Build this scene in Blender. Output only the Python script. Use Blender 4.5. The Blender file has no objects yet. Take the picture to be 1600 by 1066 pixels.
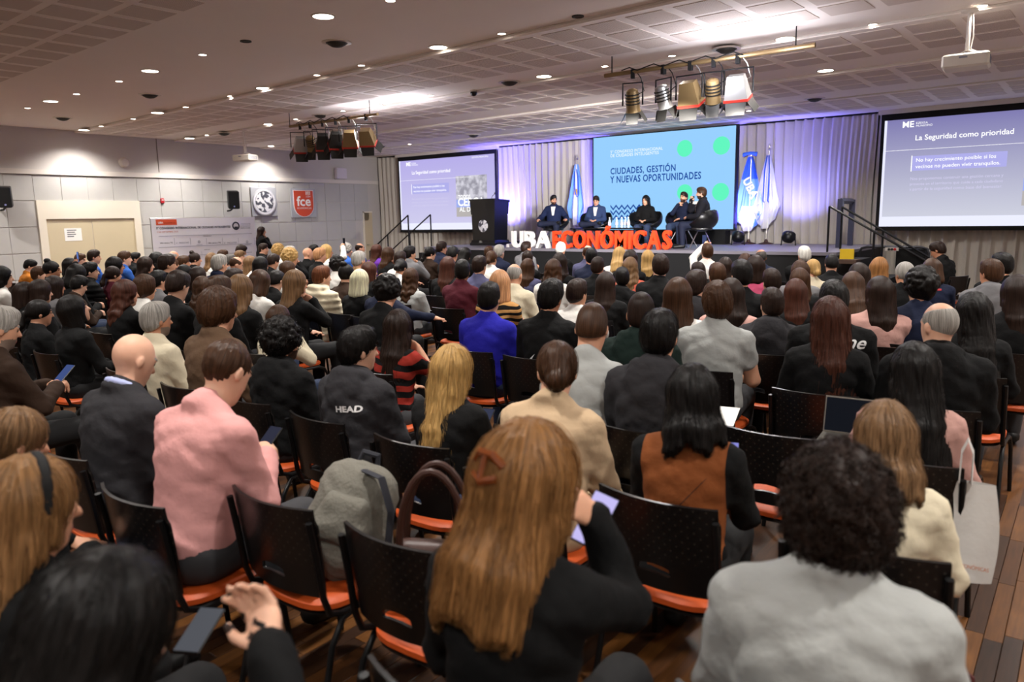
import bpy, math, random
import numpy as np
from mathutils import Vector, Matrix

random.seed(7)
rng = np.random.default_rng(7)
scn = bpy.context.scene
C = scn.collection
PI = math.pi

# ---------------------------------------------------------------- camera
# calibrated on the room's three vanishing points; X = along the stage, Y = towards the stage, Z = up
H = 1.84
F, YAW, PIT, ROL = 1177.1, .6583, .16302, -.01807
_cy, _sy = math.cos(YAW), math.sin(YAW)
fwd = Vector((-_sy*math.cos(PIT), _cy*math.cos(PIT), -math.sin(PIT)))
rgt0 = Vector((_cy, _sy, 0)); up0 = rgt0.cross(fwd)
rgt = math.cos(ROL)*rgt0 + math.sin(ROL)*up0
upv = -math.sin(ROL)*rgt0 + math.cos(ROL)*up0
CAM = Vector((0, 0, H))
cam = bpy.data.cameras.new('camera'); camo = bpy.data.objects.new('camera', cam); C.objects.link(camo)
camo.matrix_world = Matrix(((rgt.x, upv.x, -fwd.x, 0), (rgt.y, upv.y, -fwd.y, 0), (rgt.z, upv.z, -fwd.z, H), (0, 0, 0, 1)))
cam.sensor_width = 36; cam.lens = F/1600*36
cam.clip_start = .05; cam.clip_end = 100
cam.dof.use_dof = True; cam.dof.focus_distance = 7.5; cam.dof.aperture_fstop = 2.4
scn.camera = camo

def ray(x, y):
    return rgt*((x-800)/F) + upv*(-(y-533)/F) + fwd
def onz(x, y, z): d = ray(x, y); return CAM + d*((z-H)/d.z)
def ony(x, y, Y): d = ray(x, y); return CAM + d*(Y/d.y)
def onx(x, y, X): d = ray(x, y); return CAM + d*(X/d.x)

# ---------------------------------------------------------------- world, exposure
w = bpy.data.worlds.new('world'); scn.world = w; w.use_nodes = True
w.node_tree.nodes['Background'].inputs[0].default_value = (.9, .85, .8, 1)
w.node_tree.nodes['Background'].inputs[1].default_value = .02
vs = scn.view_settings
vs.view_transform = 'Standard'; vs.look = 'None'; vs.gamma = 1; vs.use_curve_mapping = False
vs.exposure = 0.1

# ---------------------------------------------------------------- helpers
def lin(h):
    h = h.lstrip('#')
    c = [int(h[i:i+2], 16)/255 for i in (0, 2, 4)]
    return tuple(v/12.92 if v <= .04045 else ((v+.055)/1.055)**2.4 for v in c) + (1,)
_mats = {}
def mat(name, col, rough=.6, metal=0, spec=.4, bump=0, bscale=20, var=0, vscale=4, emit=0, ecol=None, stretch=None, coat=0, alpha=1, trans=0, sheen=0):
    if name in _mats: return _mats[name]
    m = bpy.data.materials.new(name); m.use_nodes = True; _mats[name] = m
    nt = m.node_tree; b = nt.nodes['Principled BSDF']
    c = lin(col) if isinstance(col, str) else tuple(col)
    b.inputs['Base Color'].default_value = c
    b.inputs['Roughness'].default_value = rough; b.inputs['Metallic'].default_value = metal
    b.inputs['Specular IOR Level'].default_value = spec
    if coat: b.inputs['Coat Weight'].default_value = coat
    if trans: b.inputs['Transmission Weight'].default_value = trans
    if sheen: b.inputs['Sheen Weight'].default_value = sheen
    if alpha < 1: b.inputs['Alpha'].default_value = alpha
    if emit:
        b.inputs['Emission Color'].default_value = lin(ecol) if ecol else c
        b.inputs['Emission Strength'].default_value = emit
    if bump or var:
        tc = nt.nodes.new('ShaderNodeTexCoord'); mp = nt.nodes.new('ShaderNodeMapping')
        nt.links.new(tc.outputs['Object'], mp.inputs[0])
        if stretch: mp.inputs['Scale'].default_value = stretch
        if bump:
            n = nt.nodes.new('ShaderNodeTexNoise'); n.inputs['Scale'].default_value = bscale; n.inputs['Detail'].default_value = 3
            bp = nt.nodes.new('ShaderNodeBump'); bp.inputs['Strength'].default_value = bump; bp.inputs['Distance'].default_value = .02
            nt.links.new(mp.outputs[0], n.inputs[0]); nt.links.new(n.outputs[0], bp.inputs['Height'])
            nt.links.new(bp.outputs[0], b.inputs['Normal'])
        if var:
            n = nt.nodes.new('ShaderNodeTexNoise'); n.inputs['Scale'].default_value = vscale; n.inputs['Detail'].default_value = 4
            mx = nt.nodes.new('ShaderNodeMix'); mx.data_type = 'RGBA'
            mx.inputs[6].default_value = tuple(v*(1-var) for v in c[:3])+(1,)
            mx.inputs[7].default_value = tuple(min(1, v*(1+var)) for v in c[:3])+(1,)
            nt.links.new(mp.outputs[0], n.inputs[0]); nt.links.new(n.outputs[0], mx.inputs[0])
            nt.links.new(mx.outputs[2], b.inputs['Base Color'])
    return m

def tag(o, label=None, cat=None, group=None, kind=None):
    if label: o['label'] = label
    if cat: o['category'] = cat
    if group: o['group'] = group
    if kind: o['kind'] = kind
    return o
def place(o, parent=None, loc=None, rot=None, scale=None):
    C.objects.link(o)
    if parent is not None: o.parent = parent
    if loc is not None: o.location = loc
    if rot is not None: o.rotation_euler = rot
    if scale is not None: o.scale = scale
    return o
def empty(name, loc=(0, 0, 0), rz=0, parent=None):
    o = bpy.data.objects.new(name, None); o.empty_display_size = .1
    return place(o, parent, loc, (0, 0, rz))

class MB:
    def __init__(s): s.v = []; s.f = []; s.m = []; s.mi = 0
    def _add(s, vs_, fs):
        n = len(s.v); s.v += [tuple(v) for v in vs_]
        for f in fs: s.f.append(tuple(i+n for i in f)); s.m.append(s.mi)
        return s
    def box(s, lo, hi, bev=0):
        (x0, y0, z0), (x1, y1, z1) = lo, hi
        if bev:
            b = min(bev, abs(x1-x0)*.45, abs(y1-y0)*.45, abs(z1-z0)*.45)
            vs_ = []; 
            for zz, ins in ((z0, b), (z0+b, 0), (z1-b, 0), (z1, b)):
                X0, X1, Y0, Y1 = x0+ins, x1-ins, y0+ins, y1-ins
                vs_ += [(X0+b, Y0, zz), (X1-b, Y0, zz), (X1, Y0+b, zz), (X1, Y1-b, zz), (X1-b, Y1, zz), (X0+b, Y1, zz), (X0, Y1-b, zz), (X0, Y0+b, zz)]
            fs = [tuple(range(7, -1, -1)), tuple(range(24, 32))]
            for k in range(3):
                for i in range(8): fs.append((k*8+i, k*8+(i+1) % 8, k*8+8+(i+1) % 8, k*8+8+i))
            return s._add(vs_, fs)
        vs_ = [(x0, y0, z0), (x1, y0, z0), (x1, y1, z0), (x0, y1, z0), (x0, y0, z1), (x1, y0, z1), (x1, y1, z1), (x0, y1, z1)]
        return s._add(vs_, [(3, 2, 1, 0), (4, 5, 6, 7), (0, 1, 5, 4), (1, 2, 6, 5), (2, 3, 7, 6), (3, 0, 4, 7)])
    def tube(s, pts, r, n=8, cap=True, flat=1.0):
        pts = [Vector(p) for p in pts]; rs = r if isinstance(r, (list, tuple)) else [r]*len(pts)
        vs_ = []; fs = []; nrm = None
        for i, p in enumerate(pts):
            t = (pts[min(i+1, len(pts)-1)]-pts[max(i-1, 0)]).normalized()
            if nrm is None:
                a = Vector((0, 0, 1)) if abs(t.z) < .9 else Vector((1, 0, 0)); nrm = t.cross(a).normalized()
            nrm = (nrm - t*nrm.dot(t)).normalized(); bn = t.cross(nrm)
            for k in range(n):
                a = 2*PI*k/n; vs_.append(p + (nrm*math.cos(a) + bn*math.sin(a)*flat)*rs[i])
        for i in range(len(pts)-1):
            for k in range(n): fs.append((i*n+k, i*n+(k+1) % n, (i+1)*n+(k+1) % n, (i+1)*n+k))
        if cap: fs.append(tuple(range(n-1, -1, -1))); fs.append(tuple((len(pts)-1)*n+k for k in range(n)))
        return s._add(vs_, fs)
    def lathe(s, prof, n=20, o=(0, 0, 0), M=None, cap=True):
        vs_ = []; fs = []
        for r, z in prof:
            for k in range(n):
                a = 2*PI*k/n; v = Vector((r*math.cos(a), r*math.sin(a), z))
                if M is not None: v = M @ v
                vs_.append(v+Vector(o))
        for i in range(len(prof)-1):
            for k in range(n): fs.append((i*n+k, i*n+(k+1) % n, (i+1)*n+(k+1) % n, (i+1)*n+k))
        if cap: fs.append(tuple(range(n-1, -1, -1))); fs.append(tuple((len(prof)-1)*n+k for k in range(n)))
        return s._add(vs_, fs)
    def prism(s, poly, d, o=(0, 0, 0), M=None):
        n = len(poly); vs_ = []
        for z in (0, d):
            for x, y in poly:
                v = Vector((x, y, z)); v = M @ v if M is not None else v
                vs_.append(v+Vector(o))
        fs = [tuple(range(n-1, -1, -1)), tuple(range(n, 2*n))] + [(k, (k+1) % n, n+(k+1) % n, n+k) for k in range(n)]
        return s._add(vs_, fs)
    def grid(s, fn, nu, nv):
        vs_ = [fn(i/nu, j/nv) for j in range(nv+1) for i in range(nu+1)]
        fs = [(j*(nu+1)+i, j*(nu+1)+i+1, (j+1)*(nu+1)+i+1, (j+1)*(nu+1)+i) for j in range(nv) for i in range(nu)]
        return s._add(vs_, fs)
    def mesh(s, name, smooth=False):
        me = bpy.data.meshes.new(name); me.from_pydata(s.v, [], s.f)
        if any(s.m): me.polygons.foreach_set('material_index', s.m)
        if smooth:
            me.shade_smooth()
            try: me.set_sharp_from_angle(angle=math.radians(40))
            except Exception: pass
        me.update(); return me
    def build(s, name, m, parent=None, smooth=False, loc=None, rot=None):
        me = s.mesh(name, smooth)
        for mm in (m if isinstance(m, (list, tuple)) else [m]): me.materials.append(mm)
        return place(bpy.data.objects.new(name, me), parent, loc, rot)
def box(name, lo, hi, m, parent=None, bev=0):
    return MB().box(lo, hi, bev).build(name, m, parent, smooth=False)
def inst(name, me, parent=None, loc=None, rot=None, scale=None, mats=None):
    o = bpy.data.objects.new(name, me)
    place(o, parent, loc, rot, scale)
    if mats:
        for i, mm in enumerate(mats):
            if i < len(o.material_slots): o.material_slots[i].link = 'OBJECT'; o.material_slots[i].material = mm
    return o
def text_mesh(s, size, extrude=0, offset=0, align='LEFT', space=1, shear=0, lspace=1.0):
    cu = bpy.data.curves.new('t', 'FONT'); cu.body = s; cu.size = size; cu.extrude = extrude; cu.offset = offset
    cu.align_x = align; cu.space_character = space; cu.shear = shear; cu.space_line = lspace; cu.resolution_u = 3
    o = bpy.data.objects.new('t', cu); C.objects.link(o)
    dg = bpy.context.evaluated_depsgraph_get(); dg.update()
    me = bpy.data.meshes.new_from_object(o.evaluated_get(dg))
    bpy.data.objects.remove(o); bpy.data.curves.remove(cu)
    return me
def text(name, s, size, m, parent, loc, rot, width=None, height=None, **k):
    me = text_mesh(s, size, **k); me.materials.clear(); me.materials.append(m)
    v = np.empty(len(me.vertices)*3); me.vertices.foreach_get('co', v); v = v.reshape(-1, 3)
    if len(v):
        sx = width/(v[:, 0].max()-v[:, 0].min()) if width else 1
        sy = height/(v[:, 1].max()-v[:, 1].min()) if height else (sx if width else 1)
        v[:, 0] *= sx; v[:, 1] *= sy; me.vertices.foreach_set('co', v.ravel()); me.update()
    o = bpy.data.objects.new(name, me)
    return place(o, parent, loc, rot)
def light(name, kind, loc, energy, col, parent=None, target=None, **k):
    l = bpy.data.lights.new(name, kind); l.energy = energy; l.color = col
    for a, b in k.items(): setattr(l, a, b)
    o = bpy.data.objects.new(name, l); place(o, parent, loc)
    if target is not None:
        o.rotation_euler = (Vector(target)-Vector(loc)).to_track_quat('-Z', 'Y').to_euler()
    return o

# ---------------------------------------------------------------- common materials
M_white = mat('painted_white', '#d8d0c8', .75, var=.03, vscale=3)
M_black = mat('black_plastic', '#0b0b0c', .38)
M_blackmatte = mat('black_matte', '#0c0c0d', .8)
M_metal = mat('steel', '#b9b7b0', .3, 1)
M_chrome = mat('chrome', '#d8d8d8', .12, 1)
M_darkmetal = mat('black_metal', '#131315', .45, .3)
M_beige = mat('door_beige', '#cdbfa0', .5, var=.03)

# ================================================================= STRUCTURE
XW, YC, XR, YB = -19.9, 18.3, 1.9, -2.5
SY, SZ = 14.55, 1.10
def band_y(y8, x): return y8 - .045*(x+8)

# floor: a slab with wooden strips on top
fl = box('floor', (XW-.2, YB-.2, -.12), (XR+.2, YC+.5, -.012), mat('floor_base', '#2a180c', .7)); tag(fl, 'brown hardwood strip floor of the hall', kind='structure')
def wood():
    m = mat('wood_strip', '#7a4a22', .42, spec=.4); nt = m.node_tree; b = nt.nodes['Principled BSDF']
    oi = nt.nodes.new('ShaderNodeObjectInfo'); tc = nt.nodes.new('ShaderNodeTexCoord'); geo = nt.nodes.new('ShaderNodeNewGeometry')
    mp = nt.nodes.new('ShaderNodeMapping'); mp.inputs['Scale'].default_value = (40, 3, 1)
    n = nt.nodes.new('ShaderNodeTexNoise'); n.inputs['Scale'].default_value = 2.0; n.inputs['Detail'].default_value = 5
    ad = nt.nodes.new('ShaderNodeVectorMath'); ad.operation = 'ADD'
    wn = nt.nodes.new('ShaderNodeTexWhiteNoise'); wn.noise_dimensions = '1D'
    sm = nt.nodes.new('ShaderNodeMath'); sm.operation = 'ADD'
    nt.links.new(oi.outputs['Random'], sm.inputs[0]); nt.links.new(geo.outputs['Random Per Island'], sm.inputs[1])
    nt.links.new(sm.outputs[0], wn.inputs['W'])
    nt.links.new(geo.outputs['Position'], mp.inputs[0]); nt.links.new(mp.outputs[0], ad.inputs[0]); nt.links.new(wn.outputs['Color'], ad.inputs[1])
    nt.links.new(ad.outputs[0], n.inputs[0])
    r1 = nt.nodes.new('ShaderNodeValToRGB'); e = r1.color_ramp.elements
    e[0].color = lin('#2e1b0f'); e[1].color = lin('#74491f'); e.new(.5).color = lin('#523116')
    r2 = nt.nodes.new('ShaderNodeMix'); r2.data_type = 'RGBA'; r2.blend_type = 'MULTIPLY'; r2.inputs[0].default_value = .6
    r3 = nt.nodes.new('ShaderNodeValToRGB'); e3 = r3.color_ramp.elements; e3[0].position = .3; e3[1].position = .7
    e3[0].color = (.35, .3, .25, 1); e3[1].color = (1, 1, 1, 1)
    nt.links.new(wn.outputs['Value'], r1.inputs[0]); nt.links.new(n.outputs[0], r3.inputs[0])
    nt.links.new(r1.outputs[0], r2.inputs[6]); nt.links.new(r3.outputs[0], r2.inputs[7]); nt.links.new(r2.outputs[2], b.inputs['Base Color'])
    return m
M_wood = wood()
PW, PL = .072, .62
strip_me = MB().box((-PW/2+.0012, -PL/2+.0012, -.012), (PW/2-.0012, PL/2-.0012, 0), .0016).mesh('plank'); strip_me.materials.append(M_wood)
rest = MB(); planks = []
pr = random.Random(3)
for i in range(int((XR-XW)/PW)+1):
    off = pr.random()*PL; x = XW + PW*(i+.5)
    for j in range(int((YC-YB)/PL)+2):
        y = YB + PL*j + off - PL
        near = (x-(-.1))**2*1.2 + (y-3.2)**2*.35 if x > -1 else ((x+2.6)/1.1)**2 + ((y-1.6)/1.0)**2
        planks.append((near, x, y))
planks.sort()
for k, (d, x, y) in enumerate(planks):
    if k < 300: inst('plank', strip_me, fl, (x, y, 0))
    else: rest._add([(x-PW/2, y-PL/2, -.0006), (x+PW/2, y-PL/2, -.0006), (x+PW/2, y+PL/2, -.0006), (x-PW/2, y+PL/2, -.0006)], [(0, 1, 2, 3)])
tag(rest.build('plank_field', M_wood, fl), kind='stuff')

# left wall with its panels
M_panel = mat('wall_panel', '#b7b5b1', .7, var=.035, vscale=6)
wl = box('wall_left', (XW-.25, YB-.2, 0), (XW, YC+.6, 4.2), mat('wall_upper', '#c3bdb8', .8, var=.02)); tag(wl, kind='structure')
pw = .609
panel_me = MB().box((0, -pw/2+.004, -.3+.004), (.014, pw/2-.004, .3-.004), .003).mesh('panel'); panel_me.materials.append(M_panel)
# seams measured: horizontal joints at z 3.03, 2.42, 1.79, 1.18, .57
yseam0 = onx(49, 272, XW).y
dy0, dy1 = onx(55, 312, XW).y, onx(216, 312, XW).y
sd0, sd1 = onx(567, 333, XW).y, YC-.35
for i in range(-10, 18):
    yc = yseam0 + pw*(i+.5)
    if yc > YC-.25: continue
    for r in range(5):
        zc = 3.03-.305-.612*r
        zt = zc+.3
        if dy0-.05 < yc < dy1+.05 and zc < 2.4: continue
        if yc+pw/2 > sd0 and zc < 2.1: continue
        inst('panel', panel_me, wl, (XW, yc, zc), scale=(1, 1, 1.0))
ledge = box('trim_1', (XW-.05, YB, 3.035), (XW+.05, YC, 3.15), M_white); tag(ledge, kind='structure')
# double door
M_trim = mat('door_trim', '#e6ddcc', .5)
d1 = empty('door_1', (XW, (dy0+dy1)/2, 0)); tag(d1, kind='structure')
hw = (dy1-dy0)/2; ow = hw-.17; dz = 1.99; tz = 2.43
def bx(name, lo, hi, m, par, bev=0): return box(name, lo, hi, m, par, bev)
bx('door_frame', (-.02, -hw, 0), (.045, -ow, tz), M_trim, d1); bx('door_frame', (-.02, ow, 0), (.045, hw, tz), M_trim, d1)
bx('door_frame', (-.02, -ow, dz), (.045, ow, tz), M_trim, d1)
for s in (-1, 1):
    lf = bx('door_leaf', (-.01, min(s*.006, s*ow), 0), (.012, max(s*.006, s*ow), dz), M_beige, d1)
    bx('door_handle', (.014, s*.06-.012, .95), (.05, s*.06+.012, 1.12), M_metal, lf)
pa = onx(100, 357, XW+.02); pb = onx(129, 376, XW+.02)
pp = bx('paper_notice', (XW+.014, pa.y, pb.z), (XW+.017, pb.y, pa.z), mat('paper', '#f2f0ec', .8), None)
tag(pp, 'white paper notice taped to the beige double door', 'notice')
M_ink = mat('ink_grey', '#6b6d72', .8)
for k in range(4): bx('print_line', (XW+.0172, pa.y+.06, pa.z-.06-.05*k), (XW+.0176, pa.y+.06+(.22, .18, .2, .15)[k], pa.z-.035-.05*k), M_ink, pp)
# side door by the stage
d2 = empty('door_2', (XW, sd0, 0)); tag(d2, kind='structure')
bx('door_leaf', (-.01, .03, 0), (.014, sd1-sd0, 2.08), mat('door_beige2', '#c9b99a', .5), d2); bx('door_frame', (-.01, -.02, 0), (.03, .03, 2.12), M_trim, d2)
bx('door_frame', (-.01, -.02, 2.08), (.03, sd1-sd0, 2.12), M_trim, d2); bx('door_handle', (.014, .1, .98), (.06, .22, 1.0), M_metal, d2)

for nm, lo, hi in (('wall_front', (XW, YC+.35, 0), (XR+.2, YC+.6, 4.2)), ('wall_right', (XR, YB-.2, 0), (XR+.2, YC+.6, 4.2)), ('wall_back', (XW, YB-.2, 0), (XR, YB, 4.2))):
    tag(box(nm, lo, hi, mat('wall_upper', '#e3dad3')), kind='structure')

# ceiling in five bands, each stepping down towards the stage
M_ceil = mat('ceiling_paint', '#efe6e0', .85, var=.02, vscale=2)
EDGE = [7.98, 10.5, 13.15, 15.8]
ZB = [4.10, 4.05, 4.01, 3.975, 3.95]
cl = MB()
ys = [None]+EDGE+[None]
for b in range(5):
    def yy(k, x, lo): return (YB if lo else YC+.4) if ys[k] is None else band_y(ys[k], x)
    a0, a1 = yy(b, XW, True), yy(b, XR, True); c0, c1 = yy(b+1, XW, False), yy(b+1, XR, False)
    z = ZB[b]
    vs_ = [(XW, a0, z), (XR, a1, z), (XR, c1, z), (XW, c0, z), (XW, a0, 4.35), (XR, a1, 4.35), (XR, c1, 4.35), (XW, c0, 4.35)]
    cl._add(vs_, [(3, 2, 1, 0), (4, 5, 6, 7), (0, 1, 5, 4), (1, 2, 6, 5), (2, 3, 7, 6), (3, 0, 4, 7)])
ceil = cl.build('ceiling', M_ceil); tag(ceil, kind='structure')
def ceil_z(x, y):
    for b in range(4):
        if y < band_y(EDGE[b], x): return ZB[b]
    return ZB[4]
def onceil(px, py):
    p = onz(px, py, 4.0)
    for _ in range(4): p = onz(px, py, ceil_z(p.x, p.y))
    return p
# bright rounded lips along each step
for b in range(4):
    e = MB().tube([(XW, band_y(EDGE[b], XW), ZB[b]-.01), (XR, band_y(EDGE[b], XR), ZB[b]-.01)], .016, 6)
    tag(e.build('trim_%d' % (b+2), M_white, None, True), kind='structure')
# perforated panels
def perf():
    m = mat('perforated_panel', '#a08778', .85); nt = m.node_tree; b = nt.nodes['Principled BSDF']
    tc = nt.nodes.new('ShaderNodeTexCoord'); sp = nt.nodes.new('ShaderNodeSeparateXYZ'); nt.links.new(tc.outputs['Object'], sp.inputs[0])
    r = []
    for ax in (0, 1):
        a = nt.nodes.new('ShaderNodeMath'); a.operation = 'MULTIPLY'; a.inputs[1].default_value = 2*PI/.026
        s_ = nt.nodes.new('ShaderNodeMath'); s_.operation = 'SINE'
        nt.links.new(sp.outputs[ax], a.inputs[0]); nt.links.new(a.outputs[0], s_.inputs[0]); r.append(s_)
    mm = nt.nodes.new('ShaderNodeMath'); mm.operation = 'MULTIPLY'; nt.links.new(r[0].outputs[0], mm.inputs[0]); nt.links.new(r[1].outputs[0], mm.inputs[1])
    rp = nt.nodes.new('ShaderNodeValToRGB'); rp.color_ramp.elements[0].position = .35; rp.color_ramp.elements[1].position = .6
    rp.color_ramp.elements[0].color = lin('#dccfc7'); rp.color_ramp.elements[1].color = lin('#8d7d74')
    nt.links.new(mm.outputs[0], rp.inputs[0]); nt.links.new(rp.outputs[0], b.inputs['Base Color'])
    return m
M_perf = perf()
tp = .60; ts = .47
tile_me = MB().box((-ts/2, -ts*.5, -.006), (ts/2, ts*.5, 0)).mesh('perforated_panel'); tile_me.materials.append(M_perf)
far = MB(); tiles = []
def tile_band(b, y_first, rows, xs0=XW+.4, xs1=XR-.1):
    n = int((xs1-xs0)/tp)
    for r in range(rows):
        for i in range(n):
            x = xs0+tp*(i+.5); y = band_y(y_first+.57*(r+.5), x); tiles.append((b, x, y))
tile_band(0, 5.0-.6*9, 9); tile_band(1, 8.06, 3); tile_band(2, 10.62, 3); tile_band(3, 13.25, 3); tile_band(4, 15.9, 3)
def seen(b, x, y):
    d = Vector((x, y, ZB[b]))-CAM; q = d.dot(fwd)
    if q < .5: return 1e9
    u, v = 800+F*d.dot(rgt)/q, 533-F*d.dot(upv)/q
    return q if -60 < u < 1660 and v > -60 else 1e6+q
tiles.sort(key=lambda t: seen(*t))
for k, (b, x, y) in enumerate(tiles):
    if k < 300 and seen(b, x, y) < 1e6: inst('perforated_panel', tile_me, ceil, (x, y, ZB[b]), (0, 0, -.045))
    elif y < YC: far.box((x-ts/2, y-ts/2, ZB[b]-.006), (x+ts/2, y+ts/2, ZB[b]))
tag(far.build('perforated_panel_field', M_perf, ceil), kind='stuff')

# downlights
M_lamp = mat('lamp_glow', '#ffffff', .5, emit=14, ecol='#fff4e6')
M_rim = mat('lamp_rim', '#cfc3b6', .4, .2)
def lamp_mesh(r):
    a = MB().lathe([(r*1.22, 0), (r*1.22, -.006), (r, -.010), (r, 0)], 24).mesh('lamp_rim', True); a.materials.append(M_rim)
    b = MB().lathe([(r*.98, -.002), (r*.98, -.006), (r*.5, -.010), (.001, -.011)], 24).mesh('lamp_lens', True); b.materials.append(M_lamp)
    return a, b
BIG = lamp_mesh(.115); SMALL = lamp_mesh(.05)
big_px = [(505, 25), (234.5, 110.5), (79, 158), (246, 176), (411.5, 137.5), (685, 73.5), (131, 203), (588, 164), (420, 194), (296, 216), (850, 119), (1227, 60), (1290, 110), (1380, 146), (335, 227), (425, 228)]
small_px = [(316.5, 85), (186, 126.5), (119.5, 146.5), (43, 168.5), (360, 150), (290, 167), (208, 185.5), (158, 197), (495, 117), (564.5, 101.5), (784, 52), (462, 186), (536, 173), (673, 148.5), (945, 103), (1050, 86.5), (1364, 37.5), (1535, 8), (323, 211), (610, 0)]
E_BIG, E_SMALL = 145, 35
WARM = (1, .955, .90)
ORD = ['first', 'second', 'third', 'fourth', 'fifth', 'sixth', 'seventh', 'eighth', 'ninth', 'tenth', 'eleventh', 'twelfth', 'thirteenth', 'fourteenth']
lamp_log = []
def label_rows(log):
    # number the lamps of each ceiling row from the left wall, the rows from the stage
    rows = {}
    for o, what, y8 in log: rows.setdefault((what, min((15.6, 12.6, 10.0, 7.5, 5.5, 2.0, -1.0), key=lambda q: abs(q-y8))), []).append(o)
    for (what, y8), L_ in rows.items():
        k = (15.6, 12.6, 10.0, 7.5, 5.5, 2.0, -1.0).index(y8)
        for i, o in enumerate(sorted(L_, key=lambda q: q.location.x)): o['label'] = f'{what}, {ORD[i]} from the left wall in the {ORD[k]} ceiling row from the stage'
def downlight(p, meshes, energy, label, group, r):
    o = empty('downlight', p); tag(o, label, 'downlight', group); lamp_log.append((o, 'large round downlight' if meshes is BIG else 'small round downlight', p.y+.045*(p.x+8)))
    inst('lamp_rim', meshes[0], o); inst('lamp_lens', meshes[1], o)
    light('lamp', 'SPOT', (0, 0, -.03), energy*3, WARM, o, shadow_soft_size=r, spot_size=math.radians(140), spot_blend=.9)
for px, py in big_px: downlight(onceil(px, py), BIG, E_BIG, 'large round glowing downlight set into the ceiling', 'large ceiling downlights', .1)
for px, py in small_px: downlight(onceil(px, py), SMALL, E_SMALL, 'small round glowing downlight set into the ceiling', 'small ceiling downlights', .05)
# the lamps of the same rows that lie behind and beside the camera
for x, y in ((-2.9, 5.4), (.9, 5.3), (-2.9, 7.3), (.9, 7.3), (-6.7, 2.0), (-2.9, 2.0), (.9, 2.0), (-10.8, 2.1), (-14.6, 2.2), (-2.9, -1), (.9, -1), (-6.7, -1), (-18.5, 5.6), (-18.5, 2.2), (.4, 9.9), (.4, 12.5)):
    downlight(Vector((x, y, ceil_z(x, y))), BIG, E_BIG, 'large round glowing downlight set into the ceiling', 'large ceiling downlights', .1)
# lamps over the front of the hall that graze the last steps
for px, py in ((560, 229), (640, 225), (1170, 173)):
    downlight(onceil(px, py), SMALL, E_SMALL, 'small round glowing downlight set into the ceiling', 'small ceiling downlights', .05)
# ceiling speakers / vents
M_vent = mat('vent_dark', '#2c2a27', .6)
sp_me = MB().lathe([(.15, 0), (.15, -.012), (.12, -.014), (.115, -.03), (.07, -.055), (.02, -.065)], 20).mesh('diffuser', True); sp_me.materials.append(M_vent)
rim_me = MB().lathe([(.19, 0), (.19, -.008), (.14, -.013), (.14, 0)], 20).mesh('vent_rim', True); rim_me.materials.append(M_rim)
for px, py in [(526, 66), (234, 148), (98, 184), (501, 180), (350, 208), (796, 128), (1135, 76), (595, 228), (740, 211), (1273, 154)]:
    o = empty('ceiling_diffuser', onceil(px, py)); tag(o, 'dark conical air diffuser hanging from the ceiling', 'diffuser', 'dark ceiling diffusers')
    inst('diffuser_cone', sp_me, o); inst('vent_rim', rim_me, o); lamp_log.append((o, 'dark conical diffuser', o.location.y+.045*(o.location.x+8)))
label_rows(lamp_log)
for (px, py), lb in (((384, 64), 'flat dark ring sensor on the plain ceiling above the left wall side'), ((903, 25), 'flat dark ring sensor on the plain ceiling near the top centre')):
    o = MB().lathe([(.07, 0), (.07, -.012), (.05, -.014), (.045, -.006), (.001, -.006)], 20).build('ceiling_sensor', M_vent, None, True, onceil(px, py)); tag(o, lb, 'sensor')
o = empty('dome_camera', onceil(740, 141)); tag(o, 'small black dome camera under the ceiling', 'camera')
MB().lathe([(.07, 0), (.07, -.03), (.001, -.03)], 20).build('base_ring', M_rim, o, True)
MB().lathe([(.06, -.03), (.06, -.05), (.045, -.085), (.02, -.1), (.001, -.103)], 20).build('dome', M_black, o, True)

# ---------------------------------------------------------------- curtains
def curtain_mat():
    m = mat('curtain_cloth', '#c4bdb2', .85, sheen=.2, bump=.15, bscale=60); return m
M_curt = curtain_mat()
def curtain(x0, x1, label, seed):
    r = random.Random(seed); ph = [r.random()*6 for _ in range(4)]
    n = int((x1-x0)/.025)
    def f(u, v):
        x = x0+(x1-x0)*u; z = .02+(3.93-.02)*v
        s_ = x*2*PI/.21 + .9*math.sin(x*1.7+ph[0]) + .35*math.sin(z*1.1+x*.9+ph[1])
        a = .045+.02*math.sin(x*2.3+ph[2])
        y = YC + a*math.sin(s_) + .018*math.sin(2*s_+ph[3]) + .012*math.sin(z*2+x*3)
        return (x+.02*math.sin(z*1.3+x), y, z)
    mb = MB().grid(f, n, 14)
    o = empty('stage_curtain', ((x0+x1)/2, YC, 0)); tag(o, label, 'curtain', 'beige pleated stage curtains')
    c = mb.build('cloth', M_curt, o, True); c.location = (-(x0+x1)/2, -YC, 0)
    box('curtain_track', (x0-(x0+x1)/2, -.05, 3.915), (x1-(x0+x1)/2, .05, 3.948), M_blackmatte, o)
curtain(XW+.08, -14.6, 'pleated beige curtain behind the left projection screen', 1)
curtain(-14.58, -9.2, 'pleated beige curtain lit violet between lectern and blue LED wall', 2)
curtain(-9.18, -4.0, 'pleated beige curtain lit violet behind the two flags by the steps', 3)
curtain(-3.98, XR-.05, 'pleated beige curtain behind the right projection screen', 4)

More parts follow.
